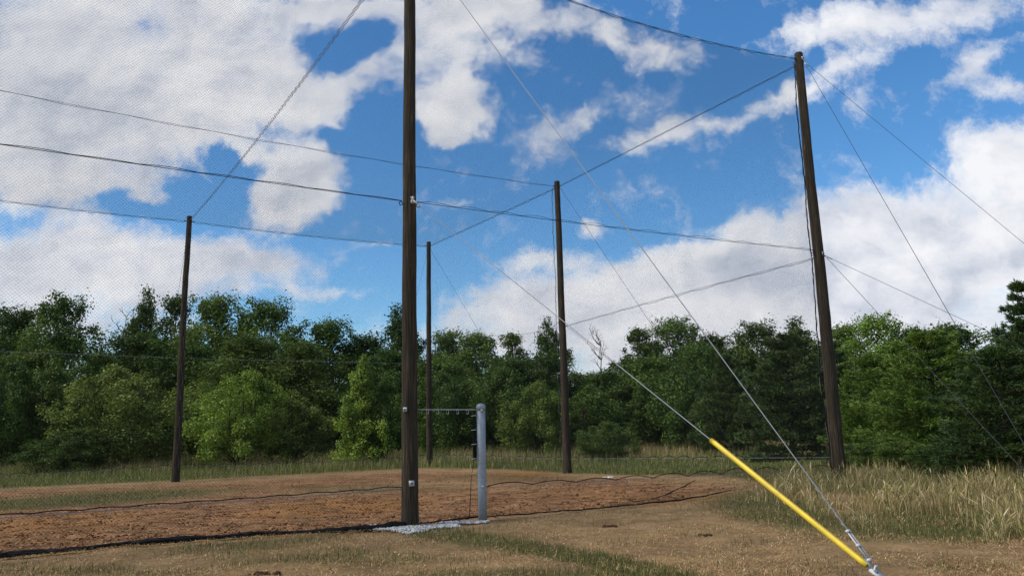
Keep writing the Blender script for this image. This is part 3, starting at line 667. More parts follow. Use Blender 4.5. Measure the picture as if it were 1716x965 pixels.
# ------------------------------------------------------------------ gravel and litter
rs = np.random.default_rng(21); gv = []; N = 5200
cube = np.array([[-1, -1, -1], [1, -1, -1], [1, 1, -1], [-1, 1, -1], [-1, -1, 1], [1, -1, 1], [1, 1, 1], [-1, 1, 1]], float)
cq = np.array([[0, 3, 2, 1], [4, 5, 6, 7], [0, 1, 5, 4], [1, 2, 6, 5], [2, 3, 7, 6], [3, 0, 4, 7]])
def scatter_stones(name, cxs, N, smin, smax, colf, label):
    V = []; C = []
    for k in range(N):
        cx, cy, rx, ry = cxs[rs.integers(len(cxs))]
        a = rs.random()*2*PI; rr = math.sqrt(rs.random())*(.85+.25*math.sin(3*a+cx)); px = cx+rx*rr*math.cos(a); py = cy+ry*rr*math.sin(a)
        g = G0+ (GX*(px-685) + GY*(py-882)); g[2] = terrain(g[0], g[1])
        s = rs.uniform(smin, smax); R = Matrix.Rotation(rs.random()*6, 3, 'X') @ Matrix.Rotation(rs.random()*6, 3, 'Z')
        v = (cube*(.7+.5*rs.random((8, 3)))*s*np.array([1, .8, .6]))@np.array(R).T + g + [0, 0, s*.5+rs.random()*.012]
        V.append(v); C.append(np.tile(colf(), (8, 1)))
    Q = (np.arange(N)[:, None, None]*8+cq[None]).reshape(-1, 4)
    return tag(link(name, npmesh(name, np.concatenate(V), quads=Q, col=np.concatenate(C)), M['stone']), label, 'gravel', kind='stuff')
G0 = ground(685, 882); GX = (ground(785, 882)-G0)/100; GY = (ground(685, 892)-G0)/10
def gcol():
    v = rs.choice([.26, .40, .52, .66]); return np.array([v, v*.98, v*.94])*rs.uniform(.8, 1.1)
scatter_stones('gravel', [(682, 886, 66, 6.5), (672, 886, 48, 6), (682, 888, 30, 6), (665, 887, 52, 5), (740, 881, 40, 3), (790, 876, 46, 1.3), (680, 885, 40, 5)], N, .010, .021, gcol, 'white crushed gravel spread around the near pole and steel post')
# scrap of white litter
c = ground(1018, 803); mb = MB(); rs2 = np.random.default_rng(4)
gx, gy = np.meshgrid(np.linspace(-.16, .16, 7), np.linspace(-.1, .1, 5)); zz = .04+.05*rs2.random(gx.shape)+.12*(gx+.16)*.3
Vp = np.stack([c[0]+gx+.03*rs2.random(gx.shape), c[1]+gy, c[2]+zz], -1).reshape(-1, 3); Vp = np.concatenate([Vp, Vp-[0, 0, .004]])
Qp = [[r*7+q, r*7+q+1, (r+1)*7+q+1, (r+1)*7+q] for r in range(4) for q in range(6)]; Qp += [[35+a for a in f[::-1]] for f in Qp]
mb.add(Vp, Qp); o = mb.build('litter_scrap', mat('white_paper', (.75, .75, .72), .7), origin=c); tag(o, 'crumpled white scrap of litter on the brown soil beyond the low cable', 'litter')
# clods of turned earth
def clod(px, py, s, label):
    c = ground(px, py); mb = MB(); rs3 = np.random.default_rng(int(px))
    for k in range(14):
        nlat, nlon = 5, 7; ctr = c+np.array([rs3.normal(0, s*.45), rs3.normal(0, s*.4), rs3.random()*s*.12]); rr = s*rs3.uniform(.12, .36)
        V = [ctr+[0, 0, rr*.6]]
        for i in range(1, nlat):
            for j in range(nlon):
                ph = PI*i/nlat; q = 2*PI*j/nlon; k_ = rr*rs3.uniform(.75, 1.2); V.append(ctr+[k_*math.sin(ph)*math.cos(q), k_*math.sin(ph)*math.sin(q), k_*math.cos(ph)*.6])
        V.append(ctr-[0, 0, rr*.6]); Q = []; T = []
        for j in range(nlon):
            T.append([0, 1+j, 1+(j+1) % nlon]); T.append([len(V)-1, 1+(nlat-2)*nlon+(j+1) % nlon, 1+(nlat-2)*nlon+j])
            for i in range(nlat-2): Q.append([1+i*nlon+j, 1+(i+1)*nlon+j, 1+(i+1)*nlon+(j+1) % nlon, 1+i*nlon+(j+1) % nlon])
        mb.add(V, Q, T)
    tag(mb.build('earth_clod', M['clod'], origin=c), label, 'clod')
M['clod'] = mat('red_brown_clod', (.06, .032, .02), 1, 0, .05)
clod(1022, 882, .13, 'small heap of dark red-brown earth clods in the dead grass at centre right')
clod(1180, 897, .12, 'flat heap of dark earth clods left of the yellow guard')
clod(440, 962, .15, 'dark clods at the bottom edge of the picture, below the slack net hem')

rs = np.random.default_rng(31)
def soil_clods(N):
    k0, k1 = ray(-60, 800)[0], ray(1300, 800)[0]; Yc = 9*(38/9)**rs.random(N*4); Xc = Yc*(k0+rs.random(N*4)*(k1-k0)); P_ = np.stack([Xc, Yc, terrain(Xc, Yc)], 1)
    dd_, oo_, gg_ = soils(to_px(P_)); P_ = P_[rs.random(len(P_)) < dd_*(1-gg_*.8)][:N]; n = len(P_)
    s = .006+.022*rs.random(n)**5; V = cube[None]*(.55+.7*rs.random((n, 8, 3)))*s[:, None, None]*np.array([1.1, 1, .6]); a = rs.random(n)*6.28
    ca, sa = np.cos(a)[:, None], np.sin(a)[:, None]; X_ = V[..., 0]*ca-V[..., 1]*sa; Y_ = V[..., 0]*sa+V[..., 1]*ca; V = np.stack([X_, Y_, V[..., 2]], -1)+P_[:, None, :]
    col_ = np.array([(.16, .070, .030), (.25, .115, .050), (.36, .21, .10), (.09, .043, .022)])[rs.integers(0, 4, n)]
    me_ = npmesh('soil_clods', V.reshape(-1, 3), quads=(np.arange(n)[:, None, None]*8+cq[None]).reshape(-1, 4), col=np.repeat(col_, 8, 0))
    return tag(link('soil_clods', me_, M['stone']), 'loose brown crumbs of turned soil inside the enclosure', 'soil', kind='stuff')
soil_clods(22000)
# ------------------------------------------------------------------ grasses
def blades(name, pos, h, w, lean, cols, segs=2, label='', cat='grass', flat=0.0, seedhead=False):
    """pos (n,3); one curved tapering strip per blade"""
    n = len(pos); rs = RNG; heads = RNG.random(n) < .22; az = rs.random(n)*2*PI; face = az+PI/2+rs.normal(0, .4, n)
    d = np.stack([np.cos(az), np.sin(az), 0*az], 1); s = np.stack([np.cos(face), np.sin(face), 0*az], 1)
    V = np.empty((n, segs*2+1, 3))
    for k in range(segs):
        t = k/segs; z = h*t*(1-.35*lean*t); x = h*lean*t*t
        c = pos+d*x[:, None]; c[:, 2] += z; ww = w*(1-.55*t)
        if seedhead: ww = np.where(heads, w*(.45 if t < .7 else 2.6), ww)
        V[:, 2*k] = c-s*ww[:, None]/2; V[:, 2*k+1] = c+s*ww[:, None]/2
    c = pos+d*(h*lean)[:, None]; c[:, 2] += h*(1-.35*lean); V[:, -1] = c
    m = segs*2+1; b = np.arange(n)[:, None]*m
    Q = [b+np.array([[2*k, 2*k+1, 2*k+3, 2*k+2]]) for k in range(segs-1)]; T = b+np.array([[2*segs-2, 2*segs-1, 2*segs]])
    C = np.repeat(cols, m, 0)
    me = npmesh(name, V.reshape(-1, 3), quads=np.concatenate(Q) if Q else None, tris=T, col=C)
    return tag(link(name, me, M['blade']), label, cat, kind='stuff')
def cand(n, x0, x1, y0, y1, power=1.6):
    """random ground points inside a photo-window's footprint, denser near the camera"""
    Y = (y0**(1-power)+RNG.random(n)*(y1**(1-power)-y0**(1-power)))**(1/(1-power))
    k0, k1 = ray(x0, 800)[0], ray(x1, 800)[0]; X = Y*(k0+RNG.random(n)*(k1-k0))
    return np.stack([X, Y, terrain(X, Y)], 1)
def palette(n, cs, ws, jit=.22):
    i = RNG.choice(len(cs), n, p=np.array(ws)/sum(ws)); c = np.array(cs)[i]
    return c*(1+RNG.normal(0, jit, (n, 1)).clip(-.6, .8))
STRAW = [(.50, .33, .16), (.37, .225, .10), (.18, .095, .045), (.64, .48, .27)]
GREEN = [(.070, .095, .022), (.12, .14, .036), (.19, .19, .065), (.045, .06, .016)]
# mown straw lying about
P0 = cand(210000, -60, 1780, 6.0, 34, 1.5); q = to_px(P0); dd, oo, gg = soils(q)
keep = RNG.random(len(P0)) < np.clip(.95-.75*dd-.25*gg, .06, 1); P0 = P0[keep]; n = len(P0)
patch = np.array([mnoise.noise((p[0]*.9, p[1]*.9, 0)) for p in P0]); keep = RNG.random(n) < (.5+patch*1.2); P0 = P0[keep]; n = len(P0)
blades('mown_straw', P0+[0, 0, .004], RNG.uniform(.025, .075, n), RNG.uniform(.004, .009, n), RNG.uniform(1.5, 2.75, n), palette(n, STRAW, [5, 4, 2, 1.6]), 2, 'dead mown straw strewn over the foreground')
# short green grass in patches
P0 = cand(230000, -60, 1780, 6.0, 45, 1.35); q = to_px(P0); dd, oo, gg = soils(q)
pn = np.array([mnoise.noise((p[0]*1.4, p[1]*1.4, 4)) for p in P0])
keep = RNG.random(len(P0)) < np.clip((gg-.12+pn*.55)*1.3, 0, 1)*.8; P0 = P0[keep]; n = len(P0); dn = P0[:, 1]
blades('short_grass', P0, RNG.uniform(.03, .11, n)*(1+dn*.012), RNG.uniform(.003, .006, n)*(1+dn*.03), RNG.uniform(.1, .9, n), palette(n, GREEN+STRAW[:2], [4, 4, 2, 3, 1.2, .8]), 2, 'short green grass growing in patches over the field')
# tall dry grass at right
def mask_tall(q):
    x, y = q[:, 0], q[:, 1]; top = interp([1210, 1300, 1400, 1500, 1600, 1760], [812, 806, 800, 800, 800, 800], x); bot = interp([1200, 1240, 1300, 1400, 1480, 1560, 1716, 1760], [815, 838, 852, 874, 884, 890, 905, 908], x)+9*np.sin(x*.031)+6*np.sin(x*.083+1)+5*np.sin(x*.21)
    return (x > 1200)*(y > top-4)*(y < bot)*np.clip((bot-y)/24+.2, 0, 1)*np.clip((x-1195)/160, .1, 1)
P0 = cand(330000, 1150, 1900, 9.5, 30, 1.2); q = to_px(P0); k_ = mask_tall(np.minimum(q, [[1755, 9999]]))
pn = np.array([mnoise.noise((p[0]*.9, p[1]*.9, 9)) for p in P0]); keep = RNG.random(len(P0)) < k_*np.clip(.16+1.1*pn, .04, 1)*.62; P0 = P0[keep]; pn = pn[keep]; n = len(P0)
TALL = [(.50, .37, .18), (.37, .27, .13), (.22, .21, .065), (.12, .14, .036), (.66, .52, .30)]
hh = RNG.uniform(.12, .56, n)*np.clip(.70+pn*1.2, .22, 1.35)*np.clip(k_[keep]*1.3, .35, 1)
blades('tall_grass', P0, hh, RNG.uniform(.004, .008, n), RNG.uniform(.05, .9, n), palette(n, TALL, [4, 3, 3.2, 3.2, 1.6]), 4, 'tall dry seeding grass in front of the pines at right', seedhead=True)
# rough grass band along the woods
P0 = cand(260000, -120, 1840, 27, 75, 1.3); q = to_px(P0); x, y = q[:, 0], q[:, 1]
pn = np.array([mnoise.noise((p[0]*.25, p[1]*.25, 2)) for p in P0])
keep = (y < backedge(np.minimum(x, 1250))-4)*(RNG.random(len(P0)) < np.clip(.6+pn*.9, .08, 1)); P0 = P0[keep]; pn = pn[keep]; y = y[keep]; x = x[keep]; n = len(P0)
ROUGH = [(.11, .15, .036), (.18, .22, .056), (.32, .29, .11), (.48, .39, .20)]
tall = np.clip((P0[:, 1]-36)/14, 0, 1); hh = (.16+.75*tall)*RNG.uniform(.5, 1.3, n)
cols = palette(n, ROUGH, [3, 3, 2, 1.2]); dry = ((pn > .02) | (x > 960))*(tall > .5)*(RNG.random(n) < .75); cols[dry] = palette(int(dry.sum()), TALL, [3, 3, 2, 1, 1])
blades('rough_grass', P0, hh, RNG.uniform(.010, .022, n), RNG.uniform(.05, .5, n), cols, 2, 'unmown green and tan grass along the foot of the woods')

# ------------------------------------------------------------------ trees
def leafquads(P, Nrm, size, rs, aspect=.62, curl=.25):
    n = len(P); a = rs.normal(size=(n, 3)); a -= Nrm*(a*Nrm).sum(1)[:, None]; a /= np.linalg.norm(a, axis=1)[:, None]; b = np.cross(Nrm, a)
    s = size[:, None]; V = np.empty((n, 4, 3)); V[:, 0] = P-a*s*.5; V[:, 1] = P+b*s*.5*aspect+Nrm*s*curl*.3; V[:, 2] = P+a*s*.55-Nrm*s*curl*.4; V[:, 3] = P-b*s*.5*aspect+Nrm*s*curl*.3
    return V.reshape(-1, 3)
def limb(mb, a, b, r0, r1, rs, n=6, bend=.12):
    p = line(a, b, 0, n); L = np.linalg.norm(np.asarray(b)-a); w = rs.normal(0, bend*L/n, (n, 3)); w = np.cumsum(w, 0); t = np.linspace(0, 1, n)[:, None]; w -= t*w[-1]; w[0] = 0
    p = p+w; mb.tube(p, np.linspace(r0, r1, n), 6); return p
def broadleaf(seed, H, Wd, base=.18, nclump=80, per=200, leaf=.2, shape='round', stems=1, clump=None, loose=0.0):
    """returns (crown mesh, trunk mesh); H height, Wd crown width, base: crown starts at this share of H"""
    rs = np.random.default_rng(seed); tr = MB(); cz0 = H*base; ch = H-cz0; cl = []
    for k in range(nclump):
        for _ in range(40):
            t = rs.random(); a = rs.random()*2*PI
            if shape == 'round': prof = math.sin(PI*min(1, (t*.86+.12)))**.6
            elif shape == 'cone': prof = (1-t)**.75*.95+.07
            elif shape == 'tall': prof = (math.sin(PI*min(1, t*.72+.22)))**.7*(.86+.14*math.sin(t*9+seed))
            else: prof = (math.sin(PI*min(1, t*.75+.24)))**.5
            lob = 1+.22*math.sin(3*a+seed)+.14*math.sin(5*a+t*6+seed*2)
            rr = (rs.random()**.45)*prof*Wd/2*lob
            p = np.array([rr*math.cos(a), rr*math.sin(a), cz0+t*ch])
            if all(np.linalg.norm(p-c[0]) > (c[1])*.6 for c in cl[-60:]): break
        if t > .8: p = p+np.array([0, 0, rs.normal(0, .035*H)])
        cr = (clump or Wd*.118)*rs.uniform(.6, 1.35)*(1-.30*t); cl.append((p, cr))
    V = []; C = []
    for (p, cr) in cl:
        n = int(per*(cr/(clump or Wd*.118))**1.6*rs.uniform(.7, 1.2)); d = rs.normal(size=(n, 3)); d /= np.linalg.norm(d, axis=1)[:, None]
        rad = rs.random(n)**.45*(1+loose*rs.random(n)**3); q = p+d*(rad*cr)[:, None]*np.array([1.05, 1.05, .95])
        q[:, 2] += rs.normal(0, .1*cr)
        nm = d*.55+rs.normal(0, .55, (n, 3))+np.array([0, 0, .55]); nm /= np.linalg.norm(nm, axis=1)[:, None]
        V.append(leafquads(q, nm, leaf*rs.uniform(.6, 1.35, n), rs))
        c1 = rs.random(); C.append(np.repeat(np.stack([np.clip(c1*.6+rs.random(n)*.4, 0, 1), np.clip(.35+.3*rs.random()+rs.normal(0, .16, n), 0, 1), 0*d[:, 0]], 1), 4, 0))
    V = np.concatenate(V); C = np.concatenate(C); n = len(V)//4
    crown = npmesh('crown', V, quads=np.arange(n*4).reshape(-1, 4), col=C)
    # trunk and limbs reach into the clumps
    for s in range(stems):
        a = s*2*PI/stems+rs.random(); lean = 0 if stems == 1 else Wd*.16
        tip = np.array([lean*math.cos(a), lean*math.sin(a), H*.86]); r0 = H*.014+.03
        if stems > 1: r0 *= .6
        st = limb(tr, np.array([.12*math.cos(a)*(stems > 1), .12*math.sin(a)*(stems > 1), -.3]), tip, r0, .03, rs, 9, .10)
        for k in rs.permutation(len(cl))[:max(10, 22//stems)]:
            c = cl[k][0]; i = int(np.clip((c[2]/H-.18)*8*.9, 1, 6)); limb(tr, st[i], c, r0*.38, .012, rs, 5, .15)
    return crown, tr.mesh('trunk', smooth=True)
def conifer(seed, H, Wd, base=.05, whorls=15, per=60, dens=1.0, droop=.1, tuft=.16, ragged=.25):
    rs = np.random.default_rng(seed); tr = MB(); V = []; C = []
    st = limb(tr, np.array([0, 0, -.3]), np.array([rs.normal(0, .15), rs.normal(0, .15), H]), H*.018+.03, .015, rs, 10, .05)
    for w in range(whorls):
        t = (w+rs.random()*.6)/whorls; z = H*(base+(1-base)*t); nb = rs.integers(5, 8); a0 = rs.random()*6
        for b in range(nb):
            a = a0+b*2*PI/nb+rs.normal(0, .2); L = Wd/2*((1-t)**.62)*rs.uniform(1-ragged*1.6, 1+ragged)*(.75+.25*min(1, t*5))+.12
            up = L*(.25-.35*(1-t))*1.0-droop*L*rs.random()+L*.12
            o = np.array([np.interp(z, st[:, 2], st[:, 0]), np.interp(z, st[:, 2], st[:, 1]), z]); tip = o+[L*math.cos(a), L*math.sin(a), up]
            bp_ = limb(tr, o, tip, .012+L*.012, .005, rs, 6, .12)
            n = int(per*dens*(L+.25)); s = rs.random(n)**.7; s = .18+.86*s
            c = np.stack([np.interp(s, np.linspace(0, 1, 6), bp_[:, k]) for k in range(3)], 1)
            sd = np.array([-math.sin(a), math.cos(a), 0]); wid = L*.34*(1.05-s)*1.3+.08
            c += sd[None, :]*(rs.uniform(-1, 1, n)*wid)[:, None]; c[:, 2] += rs.normal(0, .05+.02*L, n)+.05
            # each tuft: five thin needles fanned outwards and up
            out = np.array([math.cos(a), math.sin(a), .35])
            cc1 = rs.random()
            for q in range(4):
                d = out+rs.normal(0, .62, (n, 3)); d[:, 2] += .15; d /= np.linalg.norm(d, axis=1)[:, None]
                sz = tuft*rs.uniform(.6, 1.3, n); pr = np.cross(d, rs.normal(size=(n, 3))); pr /= np.linalg.norm(pr, axis=1)[:, None]; ww = sz*.13
                v = np.empty((n, 4, 3)); v[:, 0] = c-pr*ww[:, None]; v[:, 1] = c+pr*ww[:, None]; v[:, 2] = c+d*sz[:, None]+pr*(ww*.3)[:, None]; v[:, 3] = c+d*sz[:, None]-pr*(ww*.3)[:, None]
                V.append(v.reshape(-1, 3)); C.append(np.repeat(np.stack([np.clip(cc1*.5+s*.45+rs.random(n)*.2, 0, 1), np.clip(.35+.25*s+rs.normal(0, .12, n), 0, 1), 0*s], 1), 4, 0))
    V = np.concatenate(V); n = len(V)//4
    return npmesh('crown', V, quads=np.arange(n*4).reshape(-1, 4), col=np.concatenate(C)), tr.mesh('trunk', smooth=True)

PR = {   # prototypes: meshes, native height, native width
 'broad':  (broadleaf(101, 14, 11, .10, 210, 190, .27, 'round', clump=1.0, loose=.9), 14, 11),
 'lobed':  (broadleaf(102, 14, 9, .10, 190, 180, .25, 'tall', clump=.86, loose=.9), 14, 9),
 'slim':   (broadleaf(103, 14, 6.5, .12, 130, 170, .26, 'tall', clump=.7, loose=.8), 14, 6.5),
 'ragged': (broadleaf(104, 14, 8.5, .12, 120, 190, .26, 'tall', clump=.78, loose=1.1), 14, 8.5),
 'bush':   (broadleaf(105, 5.5, 6.5, .13, 130, 230, .15, 'bush', stems=4, clump=.58, loose=.5), 5.5, 6.5),
 'sapling': (broadleaf(106, 5.5, 4.2, .20, 95, 210, .14, 'round', stems=2, clump=.48, loose=.6), 5.5, 4.2),
 'cone':   (broadleaf(107, 6, 3.6, .08, 110, 210, .14, 'cone', clump=.42, loose=.4), 6, 3.6),
 'pine':   (conifer(108, 6.5, 6.5, .04, 17, 62, 1.0), 6.5, 6.5),
 'pine2':  (conifer(109, 6.5, 6.0, .15, 14, 62, .9, .05, .17, .35), 6.5, 6.0),
 'cedar':  (conifer(110, 8, 5.0, .03, 22, 70, 1.1, .0, .15, .2), 8, 5.0),
}
def set_mat(me, m): me.materials.clear(); me.materials.append(m)
CACHE = {}
def tree(px, topy, Y, proto, wpx, leafm, label, name='broadleaf_tree', cat='tree', rot=None, sink=0.0):
    (cm, tm), H0, W0 = PR[proto]; key = (proto, leafm)
    if key not in CACHE:
        c = cm if not cm.materials else cm.copy(); set_mat(c, M[leafm])
        if not tm.materials: tm.materials.append(M['bark'])
        CACHE[key] = (c, tm)
    c, t = CACHE[key]
    d = ray(px, topy); x = d[0]*Y; zg = float(terrain(x, Y)); h = (EYE+d[2]*Y-zg)*(.94 if name == 'broadleaf_tree' else .97); wd = wpx/F_PX*Y*(1.32 if proto in ('broad', 'lobed', 'slim', 'ragged') else 1.08)
    e = empty(name, (x, Y, zg-sink), label, cat); s = (h+sink)/H0; sx = wd/W0
    e.scale = (sx, sx, s); e.rotation_euler = (0, 0, random.random()*6.28 if rot is None else rot)
    link('crown', c, None, e); link('trunk', t, None, e); return e

T = tree
# --- tall woods, left to right (silhouette against the sky)
T(-40, 500, 84, 'broad', 190, 'leaf_dark', 'dark tree at the left end of the woods, cut by the picture edge')
T(30, 512, 80, 'lobed', 120, 'leaf_dark', 'dark rounded tree at the left edge, left of the broad-topped tree')
T(104, 497, 76, 'broad', 120, 'leaf_mid', 'broad-topped dark tree left of the notch in the treeline')
T(178, 590, 82, 'lobed', 90, 'leaf_dark', 'lower dark tree standing in the notch of the left treeline')
T(245, 492, 86, 'ragged', 82, 'leaf_dark', 'thin-topped airy tree just left of the far left pole')
T(298, 482, 82, 'slim', 75, 'leaf_dark', 'narrow tall tree directly behind the far left pole')
T(360, 490, 80, 'lobed', 120, 'leaf_mid', 'tall tree just right of the far left pole')
T(445, 506, 80, 'broad', 140, 'leaf_mid', 'wide rounded green tree above the large olive shrub')
T(548, 532, 82, 'lobed', 120, 'leaf_mid', 'dark tree half way between far left pole and near pole')
T(610, 562, 84, 'broad', 120, 'leaf_dark', 'low-topped dark tree behind the bright conical tree')
T(668, 520, 78, 'ragged', 100, 'leaf_dark', 'tree with a high tufted top behind the near pole')
T(745, 550, 78, 'lobed', 90, 'leaf_mid', 'small-crowned tree just right of the far corner pole')
T(800, 552, 76, 'lobed', 110, 'leaf_mid', 'green tree above the domed steel post')
T(858, 548, 80, 'slim', 60, 'leaf_dark', 'narrow pointed tree half way between steel post and middle pole')
T(918, 541, 76, 'ragged', 80, 'leaf_dark', 'irregular tree whose crown shows left of the middle pole')
T(985, 622, 80, 'lobed', 90, 'leaf_dark', 'low tree in the gap just right of the middle pole')
T(1068, 540, 78, 'slim', 74, 'leaf_dark', 'upright dark tree right of the bare dead tree')
T(1130, 534, 80, 'broad', 120, 'leaf_mid', 'large dark tree between the two pale guy wires')
T(1200, 555, 80, 'lobed', 90, 'leaf_dark', 'dark tree crossed by the steeper guy wire')
T(1265, 542, 78, 'broad', 110, 'leaf_dark', 'rounded dark tree left of the right-hand pole, behind the dark pine')
T(1335, 540, 74, 'ragged', 110, 'leaf_dark', 'airy dark tree next to the laced net edge')
T(1405, 540, 70, 'lobed', 90, 'leaf_mid', 'tree behind the right-hand pole')
T(1465, 528, 64, 'broad', 120, 'leaf_bright', 'bright green rounded tree right of the right-hand pole')
T(1530, 542, 64, 'lobed', 90, 'leaf_mid', 'green tree where the dark guy wires meet the treeline')
T(1600, 545, 60, 'broad', 140, 'leaf_mid', 'wide green tree behind the right-hand pines')
T(1690, 545, 60, 'lobed', 130, 'leaf_mid', 'green tree behind the tall pine at the right edge')
# --- second rank, shorter and nearer
T(10, 590, 66, 'lobed', 130, 'leaf_dark', 'mid-height dark tree above the shrubs at the left edge')
T(70, 585, 68, 'broad', 130, 'leaf_dark', 'mid-height tree below the broad-topped tree')
T(235, 560, 68, 'broad', 150, 'leaf_dark', 'mid-height tree behind the wide olive shrub, left of the far left pole')
T(330, 570, 68, 'lobed', 120, 'leaf_mid', 'mid-height tree between far left pole and large olive shrub')
T(415, 565, 66, 'broad', 150, 'leaf_dark', 'mid-height dark tree rising over the large olive shrub')
T(510, 575, 66, 'broad', 140, 'leaf_dark', 'dark mass-crowned tree left of the bright conical tree')
T(655, 588, 64, 'broad', 120, 'leaf_mid', 'mid-height dark tree hidden partly by the near pole')
T(740, 600, 62, 'broad', 130, 'leaf_mid', 'mid-height tree seen through the doorway above the header cable')
T(850, 598, 62, 'lobed', 130, 'leaf_dark', 'mid-height tree right of the steel post')
T(925, 595, 62, 'broad', 120, 'leaf_dark', 'mid-height dark tree behind the middle pole')
T(1010, 622, 64, 'broad', 120, 'leaf_dark', 'mid-height tree under the bare dead tree')
T(1090, 600, 64, 'broad', 140, 'leaf_mid', 'dark full-crowned tree left of the rounded green thicket')
T(1480, 600, 50, 'broad', 150, 'leaf_mid', 'mid-height broadleaf between the two right-hand pines')
# --- edge shrubs and saplings
T(22, 612, 50, 'bush', 130, 'leaf_mid', 'green shrub cut by the left picture edge', 'shrub', 'shrub')
T(92, 618, 50, 'sapling', 100, 'leaf_olive', 'olive green sapling second from the left edge', 'shrub', 'shrub')
T(120, 722, 45, 'bush', 130, 'leaf_dark', 'low dark round bush at the left of the grass strip', 'shrub', 'shrub')
T(215, 622, 49, 'bush', 190, 'leaf_olive', 'widest olive shrub, left of the far left pole', 'shrub', 'shrub')
T(345, 655, 52, 'sapling', 90, 'leaf_olive', 'small olive shrub just right of the far left pole', 'shrub', 'shrub')
T(405, 628, 47, 'bush', 150, 'leaf_bright', 'large bright green shrub between the far left pole and the conical tree', 'shrub', 'shrub')
T(495, 668, 49, 'sapling', 110, 'leaf_olive', 'thin-stemmed olive shrub right of the large bright one', 'shrub', 'shrub')
T(606, 606, 46, 'cone', 84, 'leaf_bright', 'bright green conical young tree left of the near pole', 'sapling', 'tree')
T(645, 640, 47, 'sapling', 76, 'leaf_mid', 'young tree with a bare stem immediately left of the near pole', 'sapling', 'tree')
T(752, 630, 56, 'bush', 120, 'leaf_mid', 'green shrub behind the doorway', 'shrub', 'shrub')
T(828, 620, 58, 'bush', 140, 'leaf_mid', 'large green shrub behind the steel post', 'shrub', 'shrub')
T(905, 645, 52, 'bush', 120, 'leaf_mid', 'green shrub left of the foot of the middle pole', 'shrub', 'shrub')
T(985, 655, 52, 'sapling', 110, 'leaf_mid', 'green shrub right of the foot of the middle pole', 'shrub', 'shrub')
T(1012, 708, 44, 'bush', 100, 'leaf_olive', 'low spreading olive bush at the edge of the tan grass, right of the middle pole', 'shrub', 'shrub')
T(1100, 640, 56, 'sapling', 100, 'leaf_dark', 'dark sapling between the low olive bush and the rounded thicket', 'shrub', 'shrub')
T(1165, 585, 52, 'bush', 150, 'leaf_mid', 'rounded green thicket behind the top of the yellow guard', 'shrub', 'shrub')
# --- pines at the right
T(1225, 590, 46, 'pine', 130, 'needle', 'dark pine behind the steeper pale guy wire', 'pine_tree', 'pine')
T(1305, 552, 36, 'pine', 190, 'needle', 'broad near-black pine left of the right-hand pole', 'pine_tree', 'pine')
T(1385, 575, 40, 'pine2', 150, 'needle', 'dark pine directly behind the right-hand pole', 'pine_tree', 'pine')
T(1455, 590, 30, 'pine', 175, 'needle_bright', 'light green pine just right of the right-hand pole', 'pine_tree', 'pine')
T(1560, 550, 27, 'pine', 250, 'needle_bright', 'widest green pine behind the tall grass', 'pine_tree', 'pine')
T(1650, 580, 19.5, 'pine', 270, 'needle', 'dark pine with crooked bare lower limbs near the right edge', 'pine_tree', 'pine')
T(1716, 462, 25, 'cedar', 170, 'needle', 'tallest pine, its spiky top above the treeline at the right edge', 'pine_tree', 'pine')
T(1830, 520, 27, 'pine', 260, 'needle', 'pine standing just beyond the right picture edge', 'pine_tree', 'pine')
T(1500, 735, 24, 'bush', 130, 'leaf_mid', 'low green scrub at the foot of the widest green pine', 'shrub', 'shrub')
T(1600, 745, 21, 'bush', 120, 'leaf_dark', 'low dark scrub under the right-hand pines', 'shrub', 'shrub')
T(1710, 735, 19, 'sapling', 110, 'leaf_dark', 'dark scrub below the tallest pine at the right edge', 'shrub', 'shrub')
T(1438, 745, 26, 'bush', 100, 'needle', 'dark low scrub immediately right of the foot of the right-hand pole', 'shrub', 'shrub')
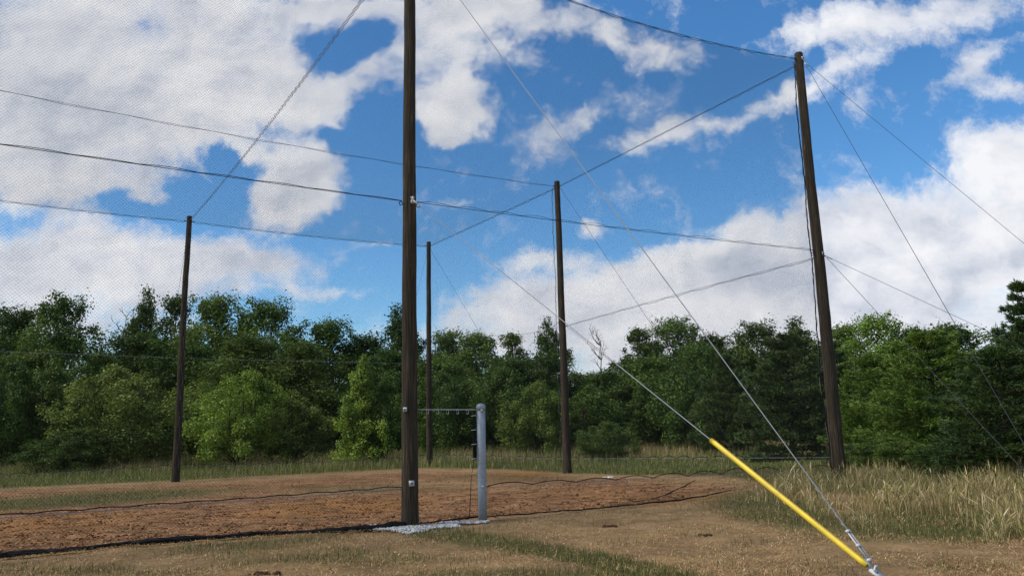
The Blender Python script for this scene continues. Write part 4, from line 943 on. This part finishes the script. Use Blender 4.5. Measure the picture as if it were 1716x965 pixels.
# bare dead trees
def snag(px, topy, Y, label, w=1.6, seed=0):
    rs = np.random.default_rng(seed); d = ray(px, topy); x = d[0]*Y; zg = float(terrain(x, Y)); h = EYE+d[2]*Y-zg
    e = empty('dead_tree', (x, Y, zg), label, 'dead tree'); mb = MB(); b = np.array([x, Y, zg]); st = limb(mb, b-[0, 0, .2], b+[.3, 0, h*.93], .13, .03, rs, 9, .06); mb.build('trunk', M['deadbark'], e)
    for k in range(16):
        i = rs.integers(4, 9); a = rs.random()*6.28; L = rs.uniform(.5, 1.3)*w; tip = st[i]+[L*math.cos(a)*.7, L*math.sin(a)*.7, L*.75]
        mb = MB(); br = limb(mb, st[i], tip, .035, .012, rs, 5, .2)
        for q in range(5):
            j = rs.integers(1, 5); t2 = br[j]+rs.normal(0, .35, 3)*w*.6+[0, 0, .3]; limb(mb, br[j], t2, .016, .008, rs, 4, .2)
        mb.build('branch', M['deadbark'], e)
M['deadbark'] = mat('bleached_dead_wood', (.13, .11, .09), .95)
snag(1000, 566, 70, 'bare grey dead tree in the treeline gap right of the middle pole', 1.5, 3)
snag(208, 515, 78, 'bare dead twigs rising left of the airy tree in the left treeline', 1.3, 5)
# deep woods behind, one mass
rs = np.random.default_rng(77); V = []; C = []
for k in range(900):
    px = rs.uniform(-250, 1950); Yk = rs.uniform(86, 125); lim = interp([-250, 0, 160, 180, 230, 500, 600, 700, 860, 960, 1010, 1060, 1300, 1950], [555, 555, 560, 600, 560, 565, 590, 590, 595, 640, 650, 590, 585, 575], px)
    py = lim+rs.uniform(6, 750-lim); c = at(px, py, Yk); cr = rs.uniform(1.3, 2.4); n = 120
    d = rs.normal(size=(n, 3)); d /= np.linalg.norm(d, axis=1)[:, None]; q = c+d*(rs.random(n)**.4*cr)[:, None]; nm = d*.5+rs.normal(0, .5, (n, 3))+[0, -.2, .4]; nm /= np.linalg.norm(nm, axis=1)[:, None]
    V.append(leafquads(q, nm, rs.uniform(.3, .65, n), rs)); C.append(np.repeat(np.stack([rs.random(n), np.full(n, rs.uniform(.2, .6)), 0*d[:, 0]], 1), 4, 0))
V = np.concatenate(V); n = len(V)//4
tag(link('distant_woodland', npmesh('distant_woodland', V, quads=np.arange(n*4).reshape(-1, 4), col=np.concatenate(C)), M['leaf_dark']), 'dark mass of woods filling the gaps behind the trees', 'woods', kind='stuff')

# ------------------------------------------------------------------ render
S.render.engine = 'CYCLES'
S.view_settings.view_transform = 'Standard'; S.view_settings.look = 'None'; S.view_settings.gamma = 1; S.view_settings.use_curve_mapping = False
S.view_settings.exposure = 0.52
S.cycles.max_bounces = 6; S.cycles.diffuse_bounces = 3; S.cycles.transmission_bounces = 3; S.cycles.transparent_max_bounces = 4
S.cycles.use_denoising = True
S.render.resolution_x = 1024; S.render.resolution_y = 575
